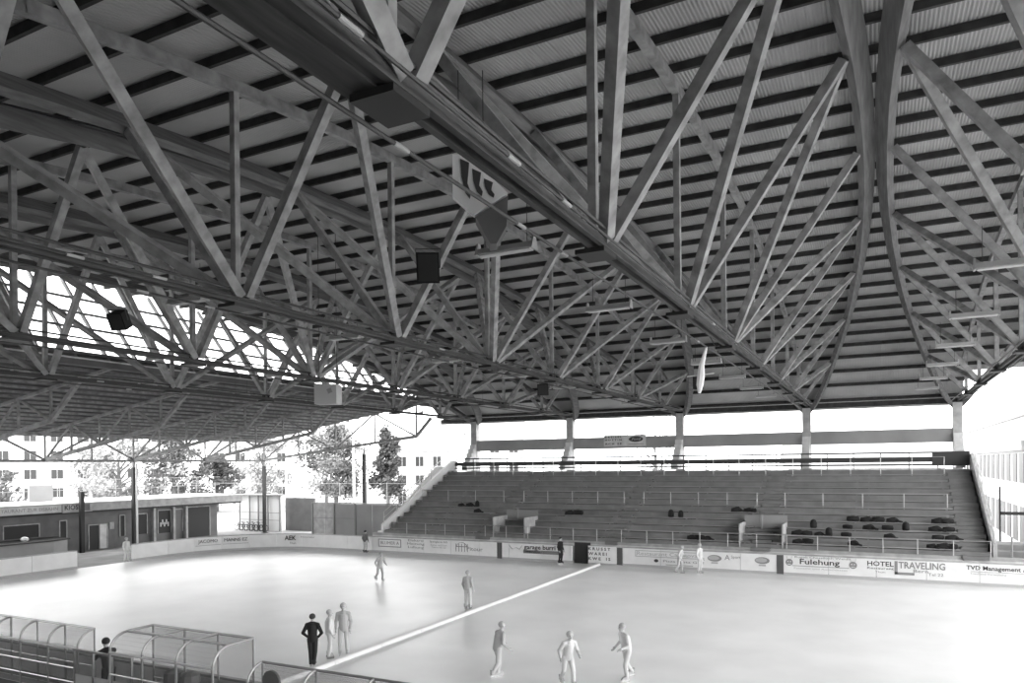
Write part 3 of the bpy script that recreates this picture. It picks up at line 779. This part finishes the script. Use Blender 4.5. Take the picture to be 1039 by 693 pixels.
# ------------------------------------------------------------------ people
def capsule(mb, a, b, ra, rb_, n=12):
    a = Vector(a); b = Vector(b); d = (b-a); L = d.length; d = d/L if L > 1e-6 else Vector((0, 0, 1))
    pts = []; rs = []
    for t in (-.97, -.8, -.45, 0): pts.append(a+d*ra*t); rs.append(ra*math.sqrt(max(.02, 1-t*t)))
    for t in (0, .45, .8, .97): pts.append(b+d*rb_*t); rs.append(rb_*math.sqrt(max(.02, 1-t*t)))
    mb.tube(pts, rs, n)
def person(label, loc, rotz, mats, pose='stand', scale=1.0, skates=True, hairstyle='short'):
    """mats: (top, bottom)"""
    R = empty('person', loc, label, 'person', absolute=False, rotz=rotz); R.scale = (scale,)*3
    zf = .12 if skates else .08
    hipz = .92+zf-.08
    J = dict(pel=(0, 0, hipz), hl=(-.09, 0, hipz-.03), hr=(.09, 0, hipz-.03), kl=(-.11, -.03, .50+zf-.08), kr=(.11, -.03, .50+zf-.08), al=(-.12, .03, zf+.02), ar=(.12, .03, zf+.02),
             ch=(0, 0, hipz+.36), nk=(0, 0, hipz+.52), hd=(0, -.02, hipz+.69), sl=(-.18, 0, hipz+.46), sr=(.18, 0, hipz+.46),
             el=(-.25, .03, hipz+.19), er=(.25, .03, hipz+.19), wl=(-.24, -.08, hipz-.04), wr=(.24, -.08, hipz-.04))
    if pose == 'hips':
        J.update(el=(-.33, .08, hipz+.20), wl=(-.19, -.06, hipz+.04), er=(.31, .06, hipz+.20), wr=(.18, -.06, hipz+.04), kl=(-.08, -.03, .5), al=(-.05, .03, zf+.02), kr=(.08, -.04, .5), ar=(.06, .02, zf+.02))
    if pose == 'glide':
        J.update(kr=(.12, -.14, .52), ar=(.14, -.10, zf+.02), kl=(-.11, .05, .5), al=(-.13, .26, zf+.1), ch=(0, -.08, hipz+.35), nk=(0, -.13, hipz+.50), hd=(0, -.18, hipz+.66), sl=(-.18, -.11, hipz+.44), sr=(.18, -.11, hipz+.44),
                 el=(-.30, -.02, hipz+.2), wl=(-.33, -.2, hipz+.02), er=(.28, -.12, hipz+.18), wr=(.24, -.32, hipz+.1))
    if pose == 'lean':
        J.update(ch=(0, -.22, hipz+.30), nk=(0, -.36, hipz+.40), hd=(0, -.45, hipz+.54), sl=(-.18, -.33, hipz+.36), sr=(.18, -.33, hipz+.36),
                 el=(-.28, -.45, hipz+.14), wl=(-.14, -.62, hipz+.16), er=(.28, -.45, hipz+.14), wr=(.14, -.62, hipz+.16))
    if pose == 'rest':
        J.update(ch=(0, -.08, hipz+.35), nk=(0, -.13, hipz+.50), hd=(0, -.17, hipz+.67), sl=(-.18, -.10, hipz+.44), sr=(.18, -.10, hipz+.44), el=(-.22, -.32, hipz+.25), wl=(-.12, -.55, hipz+.24), er=(.22, -.32, hipz+.25), wr=(.12, -.55, hipz+.24))
    g = lambda k: Vector(J[k])
    caps = [  # a, b, ra, rb, material index 0 top 1 bottom 2 skin
        (g('pel'), g('ch'), .155, .165, 0), (g('ch'), (g('sl')+g('sr'))/2, .165, .12, 0), (g('sl'), g('sr'), .078, .078, 0),
        (g('sl'), g('nk'), .07, .07, 0), (g('sr'), g('nk'), .07, .07, 0), (g('sl')*.5+g('ch')*.5, g('pel'), .10, .12, 0), (g('sr')*.5+g('ch')*.5, g('pel'), .10, .12, 0),
        (g('pel')-Vector((0, 0, .02)), g('pel')+Vector((0, 0, .04)), .145, .14, 1),
        (g('hl'), g('kl'), .10, .075, 1), (g('kl'), g('al'), .075, .06, 1), (g('hr'), g('kr'), .10, .075, 1), (g('kr'), g('ar'), .075, .06, 1),
        (g('sl'), g('el'), .072, .058, 0), (g('el'), g('wl'), .056, .042, 0), (g('sr'), g('er'), .072, .058, 0), (g('er'), g('wr'), .056, .042, 0),
        (g('nk')-Vector((0, 0, .03)), g('hd')-Vector((0, 0, .04)), .055, .05, 2)]
    hd = g('hd')
    caps += [(hd+Vector((0, .01, .03)), hd+Vector((0, .0, .03)), .098, .098, 2), (hd+Vector((0, -.02, -.03)), hd+Vector((0, -.045, -.075)), .072, .04, 2),
             (hd+Vector((0, -.10, .01)), hd+Vector((0, -.118, -.02)), .012, .017, 2), (hd+Vector((-.092, .0, -.0)), hd+Vector((-.096, .01, .03)), .018, .02, 2), (hd+Vector((.092, .0, -.0)), hd+Vector((.096, .01, .03)), .018, .02, 2)]
    # hands: palm and five fingers from each wrist
    for w, e, s in (('wl', 'el', -1), ('wr', 'er', 1)):
        W_, E_ = g(w), g(e); d = (W_-E_).normalized(); side = Vector((0, -1, 0)) if abs(d.y) < .8 else Vector((1, 0, 0))
        side = (side-d*side.dot(d)).normalized(); pn = d.cross(side).normalized()
        caps.append((W_, W_+d*.09, .034, .038, 2))
        for q, L in enumerate((.075, .085, .08, .06)):
            b0 = W_+d*.10+side*(.03-.02*q); b1 = b0+d*L*.55; b2 = b1+d*L*.4-pn*s*L*.35
            caps.append((b0, b1, .0115, .0105, 2)); caps.append((b1, b2, .0105, .009, 2))
        t0 = W_+d*.03+side*.035; caps.append((t0, t0+d*.05+side*.035, .015, .011, 2))
    mb = MB()
    for a, b, ra, rb_, mi in caps: capsule(mb, a, b, ra, rb_)
    me = mb.mesh('body', mats[0]); ob = bpy.data.objects.new('tmpbody', me); COL.objects.link(ob)
    md = ob.modifiers.new('r', 'REMESH'); md.mode = 'VOXEL'; md.voxel_size = .013
    sm = ob.modifiers.new('s', 'SMOOTH'); sm.factor = .5; sm.iterations = 3
    dg = bpy.context.evaluated_depsgraph_get(); me2 = bpy.data.meshes.new_from_object(ob.evaluated_get(dg)); bpy.data.objects.remove(ob)
    me2.materials.clear()
    for m_ in (mats[0], mats[1], M['skin'], M['ink']): me2.materials.append(m_)
    nf = len(me2.polygons); C = np.zeros(nf*3, dtype=np.float32); me2.polygons.foreach_get('center', C); C = C.reshape(-1, 3)
    best = np.full(nf, 1e9); idx = np.zeros(nf, dtype=np.int32)
    for a, b, ra, rb_, mi in caps:
        a = np.array(a); b = np.array(b); ab = b-a; L2 = max(1e-8, ab@ab); t = np.clip(((C-a)@ab)/L2, 0, 1)
        dist = np.linalg.norm(C-(a+t[:, None]*ab), axis=1)-(ra+(rb_-ra)*t)
        w = dist < best; best[w] = dist[w]; idx[w] = mi
    hdn = np.array(hd)
    for ex in (-.034, .034):
        w = np.linalg.norm(C-(hdn+np.array((ex, -.085, .03))), axis=1) < .013; idx[w] = 3
    w = (abs(C[:, 0]-hdn[0]) < .025) & (abs(C[:, 2]-(hdn[2]-.052)) < .006) & (C[:, 1] < hdn[1]-.06); idx[w] = 3
    me2.polygons.foreach_set('material_index', idx); me2.polygons.foreach_set('use_smooth', [True]*nf); me2.name = 'body'
    link('body', me2, R)
    hb_ = MB().ball((hd.x, hd.y+.02, hd.z+.055), .108, 14, 9, 1, 1, .95)
    hb_.v = [(x, y, max(z, hd.z+.045 if y < hd.y-.03 else hd.z-.03)) for x, y, z in hb_.v]
    hb_.build('hair', M['hair'] if mats[0] in (M['jacket'], M['fabricgrey']) else M['midcloth'], R, True)
    for a, nm in (('al', 'l'), ('ar', 'r')):
        A = g(a); base = zf-.12 if skates else 0
        z0 = A.z-.02-zf if a == 'al' and pose == 'glide' else 0
        bt = MB(); zz_ = z0+(.09 if skates else .03)
        bt.hexa([(A.x-.045, A.y+.06, zz_), (A.x+.045, A.y+.06, zz_), (A.x+.04, A.y-.19, zz_), (A.x-.04, A.y-.19, zz_), (A.x-.05, A.y+.06, zz_+.16), (A.x+.05, A.y+.06, zz_+.16), (A.x+.035, A.y-.16, zz_+.06), (A.x-.035, A.y-.16, zz_+.06)])
        sh = bt.build('skate' if skates else 'shoe', M['boot'] if mats[0] in (M['jacket'], M['fabricgrey']) else M['midcloth'], R)
        if skates: MB().box(A.x-.006, A.x+.006, A.y-.19, A.y+.08, z0+.003, z0+.09).build('blade', M['blade'], sh)
    return R
person('person in black jacket and trousers standing on the ice with hands on hips', (-16.75, 18.5, 0), PI+.5, (M['jacket'], M['trouser']), 'hips', .97)
person('person in pale clothes standing nearest the person in black', (-16.95, 19.55, 0), 2.4, (M['palecloth2'], M['palecloth2']), 'stand', .93)
person('taller person in grey top standing beside the divider, talking to two others', (-16.75, 20.05, 0), .6, (M['midcloth'], M['palecloth']), 'stand', 1.02)
person('person in pale grey standing by the divider in mid rink', (-16.9, 28.9, 0), PI, (M['midcloth'], M['palecloth']), 'stand', .98)
person('small grey dressed skater far out near the curved corner', (-25.5, 33.7, 0), 1.2, (M['midcloth'], M['midcloth']), 'glide', .95)
person('pale skater gliding in the right half of the ice near bottom centre', (-10.6, 19.9, 0), 2.6, (M['midcloth'], M['palecloth']), 'glide', .98)
person('pale faint skater at the bottom edge right of centre', (-8.3, 20.0, 0), .8, (M['palecloth2'], M['palecloth2']), 'glide', .95)
person('pale skater, rightmost on the ice near the bottom edge', (-6.9, 21.3, 0), -.7, (M['palecloth2'], M['palecloth']), 'glide', 1.0)
person('dark dressed person standing at the far boards beside the rink gate', (-18.85, 44.35, 0), 1.3, (M['jacket'], M['trouser']), 'stand', .98)
person('dark dressed person standing at the boards in the far left corner', (-34.9, 44.4, 0), PI, (M['fabricgrey'], M['midcloth']), 'stand', .95)
person('grey skater passing the restaurant advertisement', (-10.7, 43.2, 0), 1.5, (M['palecloth'], M['midcloth']), 'glide', .95)
person('pale skater at the boards right of the restaurant advertisement', (-9.6, 43.6, 0), 1.2, (M['palecloth2'], M['palecloth']), 'stand', 1.0)
person('person in pale clothes standing at the gate opening by the canopy post', (-47.55, 33.75, 0), PI/2, (M['palecloth2'], M['palecloth']), 'stand', .98, skates=False)
person('person in black leaning over the near boards between two shelters', (-19.15, 13.02, .15), -1.75, (M['jacket'], M['trouser']), 'rest', 1.0, skates=False)

# ------------------------------------------------------------------ left background: clubhouse
ch = empty('clubhouse', (-60, 40, -.35), 'long low grey service building beyond the left boards with pale roof band', 'building')
XF = -60.0
MB().box(-66, XF-.02, 20, 52.6, -.35, 3.0).build('wall', M['wallgrey'], ch)
MB().box(-66.6, XF+.55, 20, 55.2, 2.9, 3.05).build('soffit', M['walldark'], ch)
MB().box(-66.8, XF+.6, 20, 55.3, 3.05, 3.7).build('fascia', M['concrete'], ch)
MB().box(-66.9, XF+.68, 20, 55.4, 3.7, 3.78).build('roof_edge', M['pale'], ch)
for y0, y1, z0, z1, nm, mm in ((39.15, 40.0, -.3, 1.75, 'door', 'walldark'), (40.1, 40.75, -.3, 1.75, 'door', 'pale'), (36.7, 37.2, -.3, 2.3, 'door', 'walldark'),
                               (43.4, 44.6, .6, 2.4, 'window', 'walldark'), (45.8, 47.1, .5, 2.6, 'window', 'walldark'), (47.5, 48.4, .5, 2.6, 'window', 'wallgrey'), (49.0, 51.6, -.2, 2.7, 'doorway', 'walldark'), (42.0, 42.4, .6, 2.4, 'window', 'walldark'), (32.4, 35.0, 1.2, 2.2, 'window', 'walldark')):
    w = MB().box(XF-.03, XF+.02, y0, y1, z0, z1).build(nm, M[mm], ch)
    fr = MB().box(XF, XF+.06, y0-.08, y0, z0, z1+.08).box(XF, XF+.06, y1, y1+.08, z0, z1+.08).box(XF, XF+.06, y0-.08, y1+.08, z1, z1+.08); fr.build(nm+'_frame', M['concrete'], w)
for y in (45.2, 47.3, 48.7): MB().box(XF, XF+.35, y-.12, y+.12, -.3, 2.95).build('pier', M['concrete'], ch)
for k in range(5): MB().box(XF+.02, XF+.05, 46.0+.2*k, 46.12+.2*k, 1.1+.2*(k % 2), 1.5+.25*(k % 2)).build('poster', M['pale'], ch)
MB().box(XF+.02, XF+.06, 41.0, 41.4, 1.3, 1.9).build('wall_box', M['concrete'], ch)
tag(MB().box(-64.2, -64.0, 36.6, 38.6, 3.8, 5.2).build('roof_billboard', M['spandrel']), 'small grey billboard standing on the clubhouse roof', 'billboard')
sg = empty('roof_sign', (XF+.62, 34, 3.1), 'pale lettered sign band along the clubhouse fascia at far left', 'sign')
MB().box(XF+.62, XF+.68, 31.0, 36.4, 3.08, 3.66).build('sign_board', M['pale'], sg)
text_on('RESTAURANT ZUR EISBAHN', .36, (XF+.69, 33.7, 3.38), M['inkmid'], sg, PI/2, 4.9)
sg = empty('roof_sign', (XF+.62, 37.5, 3.1), 'dark lettered sign panel on the clubhouse fascia behind the mast', 'sign')
MB().box(XF+.62, XF+.70, 36.5, 39.0, 3.0, 3.75).build('sign_board', M['concrete'], sg)
text_on('KIOSK', .55, (XF+.71, 37.4, 3.4), M['ink'], sg, PI/2, 1.5, bold=.01)
MB().box(XF+.70, XF+.72, 38.3, 38.8, 3.1, 3.65).build('printed_block', M['wallgrey'], sg)
tag(MB().box(-58.6, -58.3, 37.4, 37.7, -.35, 4.7).build('mast', M['steel']), 'stout dark mast standing in front of the clubhouse', 'mast')
cn = empty('service_counter', (-58, 33, -.35), 'pale curved service counter under the clubhouse eave at far left', 'counter')
MB().prism([(-59.9, 28), (-57.5, 28), (-57.2, 30), (-57.2, 34.5), (-57.6, 35.8), (-59.9, 36.2)], 'z', -.35, 1.0).build('counter_front', M['spandrel'], cn)
MB().prism([(-59.9, 27.9), (-57.4, 27.9), (-57.0, 30), (-57.0, 34.6), (-57.5, 36.0), (-59.9, 36.3)], 'z', 1.0, 1.1).build('counter_top', M['walldark'], cn)
MB().ball((-58, 32.8, 1.28), .28, 10, 7, 1, 1, .7).build('serving_dome', M['white'], cn, True)
# pavilion, hoarding
pv = empty('pavilion', (-60, 58, -.35), 'white framed open pavilion with railings right of the clubhouse', 'pavilion')
MB().box(-63.5, -57.6, 58.9, 59.05, -.35, 3.5).build('back_wall', M['housewhite'], pv)
MB().box(-63.6, -57.3, 58.0, 59.3, 3.5, 3.62).build('roof', M['inkmid'], pv)
for x in (-63.4, -61.9, -60.6, -59.2, -57.5): MB().box(x-.06, x+.06, 58.6, 58.72, -.35, 3.5).build('post', M['inkmid'], pv)
for z in (.8, 1.6): MB().box(-63.4, -57.5, 58.6, 58.65, z, z+.05).build('rail', M['inkmid'], pv)
for j in range(6):
    x = -62.8+.75*j
    ck = MB()
    for s in (-1, 1): ck.tube([(x+s*.3+.33*math.cos(2*PI*i/10), 57.9, .02+.33*math.sin(2*PI*i/10)) for i in range(11)], .035, 5, False)
    b = empty('bicycle', (x, 57.9, -.35), f'dark bicycle parked in front of the pavilion, {["leftmost", "second from left", "third from left", "third from right", "second from right", "rightmost"][j]}', 'bicycle', 'bicycles by the pavilion')
    ck.build('wheels', M['steel'], b)
    MB().beam((x-.3, 57.9, .02), (x, 57.9, .45), .05, .05).beam((x, 57.9, .45), (x+.3, 57.9, .02), .05, .05).beam((x-.15, 57.9, .5), (x+.22, 57.9, .55), .05, .05).build('frame', M['steel'], b)
    MB().box(x-.25, x-.05, 57.85, 57.95, .6, .66).build('saddle', M['steel'], b)
hd_ = empty('hoarding', (-46, 56, -.3), 'grey panelled site hoarding behind the curved rink corner', 'hoarding')
for j, (a, b, mm) in enumerate((((-50.5, 56), (-49.0, 56), 'concrete'), ((-48.95, 56), (-47.8, 56), 'concrete'), ((-47.7, 56), (-45.2, 56), 'spandrel'), ((-45.1, 56), (-43.2, 56.05), 'spandrel'), ((-43.15, 56.05), (-39.3, 56.2), 'spandrel'))):
    MB().beam((a[0], a[1], 1.35), (b[0], b[1], 1.35), .08, 3.1).build('hoarding_panel', M[mm], hd_)
for x, y in ((-50.5, 56), (-47.75, 56), (-45.15, 56), (-40.3, 56.2)): MB().box(x-.08, x+.08, y-.12, y-.02, -.3, 3.0).build('post', M['inkmid'], hd_)
MB().beam((-50.5, 55.9, 2.98), (-45.1, 55.9, 2.98), .15, .1).beam((-45.1, 55.9, 2.98), (-39.3, 56.1, 2.98), .15, .1).build('top_rail', M['inkmid'], hd_)
MB().beam((-50.5, 55.9, 1.5), (-45.1, 55.9, 1.5), .06, .05).build('mid_rail', M['inkmid'], hd_)
tag(MB().box(-58.0, -53.9, 60.0, 60.2, -.35, 3.2).build('dark_shed_wall', M['wallgrey']), 'dark grey board fence between the pavilion and the hoarding', 'fence')
for j, (x, y, z, lb) in enumerate(((-51.8, 64, 10.2, 'tall white flag pole rising behind the grey hoarding'), (-65.5, 68, 8.5, 'white flag pole behind the pavilion'), (-60.5, 66, 9, 'thin white pole left of the hoarding'))):
    r_ = .16 if j == 0 else .14 if j == 1 else .06
    tag(MB().tube([(x, y, -.3), (x, y, z*.6), (x, y, z)], [r_, r_*.85, r_*.6], 8).build('flag_pole', M['white']), lb, 'pole')
# mesh fence behind
fn = empty('mesh_fence', (-70, 70, -.35), 'tall thin wire fence running behind the clubhouse and poles', 'fence')
for k in range(16):
    x = -92+3.4*k; MB().tube([(x, 68+.1*k, -.3), (x, 68+.1*k, 4.6)], .05, 5).build('fence_post', M['inkmid'], fn)
for z in (1.5, 3.0, 4.5): MB().beam((-92, 68, z), (-41, 69.5, z), .05, .05).build('fence_wire', M['inkmid'], fn)
fn2 = empty('roof_railing', (-66, 40, 3.8), 'thin railing along the terrace behind the clubhouse roof', 'railing')
for k in range(14): MB().tube([(-68, 22+2.8*k, -.3), (-68, 22+2.8*k, 5.6)], .04, 5).build('rail_post', M['inkmid'], fn2)
for z in (4.6, 5.5): MB().beam((-68, 22, z), (-68, 60, z), .05, .05).build('rail', M['inkmid'], fn2)

# far houses
def house(label, x, y, w, d, h, rot, nx_, nz_, roofh=3, flat=False, z0=-.5, name='house', win='housewin', wfrac=.45):
    Hh = empty(name, (x, y, z0), label, 'building', absolute=False, rotz=rot)
    MB().box(-w/2, w/2, -d/2, d/2, 0, h).build('wall', M['housewhite'], Hh)
    if flat: MB().box(-w/2-.3, w/2+.3, -d/2-.3, d/2+.3, h, h+.4).build('roof', M['housewhite'], Hh)
    else: MB().prism([(-d/2-.6, h), (d/2+.6, h), (0, h+roofh)], 'x', -w/2-.5, w/2+.5).build('roof', M['houseroof'], Hh)
    for i in range(nx_):
        for k in range(nz_):
            cx_ = -w/2+w*(i+.5)/nx_; zc_ = 1.2+(h-.6)/nz_*k; ww = w/nx_*wfrac; hh = (h/nz_)*.48
            f_ = MB().box(cx_-ww/2-.08, cx_+ww/2+.08, -d/2-.05, -d/2+.02, zc_-.08, zc_+hh+.08).build('window', M['pale'], Hh)
            MB().box(cx_-ww/2, cx_-.04, -d/2-.07, -d/2-.04, zc_, zc_+hh).build('pane', M[win], f_)
            MB().box(cx_+.04, cx_+ww/2, -d/2-.07, -d/2-.04, zc_, zc_+hh).build('pane', M[win], f_)
    return Hh
house('long white apartment house seen at far left under the canopy', -155, 100, 42, 12, 16, 1.0, 9, 4)
house('white house left of the trees beyond the clubhouse', -118, 112, 16, 10, 11, .85, 4, 3)
house('white gabled house beyond the left end of the stand', -65.5, 98, 8, 9, 9.2, .5, 3, 3, roofh=3.2)
house('pale house with flat wing right behind the left stand stair', -62, 116, 10, 9, 12.5, .5, 3, 3, roofh=3)
house('distant pale house seen between the stand columns', 0, 120, 26, 10, 6.6, .2, 5, 2)
# modern building to the right
mb_ = empty('school_building', (9, 62, -1), 'white modern building with long window bands right of the stand', 'building')
MB().box(9, 22, 60, 104, -1, 9.6).build('wall', M['housewhite'], mb_)
MB().box(8.8, 22.2, 59.8, 104.2, 9.6, 9.9).build('roof', M['spandrel'], mb_)
for (z0, z1) in ((.6, 3.2), (4.9, 7.0)):
    bnd = MB().box(8.97, 9.02, 61, 103, z0-.1, z1+.1).build('window_band', M['pale'], mb_)
    for k in range(14):
        y = 61.2+3.0*k; MB().box(8.93, 8.98, y+.3, y+2.2, z0, z1).build('pane', M['housewin'], bnd)
MB().box(8.6, 9.0, 60, 104, 7.2, 7.9).build('sun_visor', M['concrete'], mb_)
hp = empty('hoop_stand', (6.6, 54, -.3), 'dark post with a short crossbar beside the right end of the stand', 'post')
MB().box(6.55, 6.65, 53.95, 54.05, -.3, 4.9).build('shaft', M['steel'], hp)
MB().box(6.6, 8.0, 53.95, 54.05, 3.15, 3.35).build('crossbar', M['steel'], hp)

# trees
def tree(label, x, y, h, r, leaf, seed, n=1500, trunk=.35, shape='round', ls=.35):
    rnd = random.Random(seed); T_ = empty('tree', (x, y, -.4), label, 'tree')
    t_ = MB().tube([(x, y, -.4), (x+.1, y, h*.35), (x-.1, y+.1, h*.7)], [trunk, trunk*.75, trunk*.3], 7)
    tips = []
    for k in range(12):
        a = rnd.uniform(0, 2*PI); z0 = h*rnd.uniform(.22, .6); z1 = z0+h*rnd.uniform(.1, .3); rr = r*rnd.uniform(.5, .85)
        p1 = (x+rr*math.cos(a), y+rr*math.sin(a), z1); tips.append(p1)
        t_.tube([(x, y, z0), ((x+p1[0])/2, (y+p1[1])/2, z0*.4+z1*.6), p1], [trunk*.35, trunk*.2, trunk*.08], 5)
    t_.build('trunk', M['bark'], T_)
    if n:
        mb = MB(); cl = [(rnd.gauss(0, .42), rnd.gauss(0, .42), rnd.uniform(0, 1)) for _ in range(34)]
        for _ in range(n):
            c = rnd.choice(cl); zf_ = c[2]
            prof_ = math.sin(PI*min(1, .15+.85*zf_))**.6 if shape == 'round' else max(.15, 1-zf_)
            px = x+r*prof_*c[0]*1.5+rnd.gauss(0, r*.14); py = y+r*prof_*c[1]*1.5+rnd.gauss(0, r*.14); pz = h*(.2+.78*zf_)+rnd.gauss(0, h*.045)
            if pz < .6: continue
            s = ls*rnd.uniform(.5, 1.2); u = Vector((rnd.gauss(0, 1), rnd.gauss(0, 1), rnd.gauss(0, 1))).normalized(); w = u.orthogonal().normalized()
            v = u.cross(w); P_ = Vector((px, py, pz)); q = len(mb.v)
            mb.v += [tuple(P_+w*s), tuple(P_+v*s*.6), tuple(P_-w*s), tuple(P_-v*s*.6)]; mb.f.append((q, q+1, q+2, q+3))
        fo = mb.build('foliage', leaf, T_); tag(fo, kind='stuff')
tree('pale broad tree beyond the clubhouse left of the canopy post', -94.5, 66, 10.8, 5.5, M['leafpale'], 1, 3500, .45, ls=.3)
tree('mid grey leafy tree right of the canopy post', -91, 72, 11.5, 3.6, M['leaf'], 2, 3800, ls=.28)
tree('dark dense bushy tree beyond the doorway end of the clubhouse', -92.5, 81, 7.8, 4.6, M['leafdark'], 3, 4200, ls=.28)
tree('leafy tree behind the dark bushy one', -96, 94, 12.5, 5, M['leafpale'], 4, 3000, ls=.3)
tree('bare spreading tree above the pavilion', -94, 108, 11, 5.0, M['leafpale'], 5, 500, ls=.3)
tree('large pale tree behind the hoarding', -81.5, 96, 13.2, 5.2, M['leafpale'], 6, 5000, ls=.3)
tree('large tree just left of the tall flag pole', -73.0, 86, 12.2, 4.4, M['leaf'], 7, 5000, ls=.3)
tree('tall dark conifer beside the stand stair', -63.5, 86, 12.0, 3.0, M['leafdark'], 8, 5500, .35, 'cone', .28)
tree('small tree at the far left above the counter', -92, 50, 6.2, 2.2, M['leaf'], 9, 900, ls=.28)
tree('faint bare tree seen between columns above the stand', -28, 100, 15.5, 4.5, M['leafpale'], 10, 500, ls=.25)
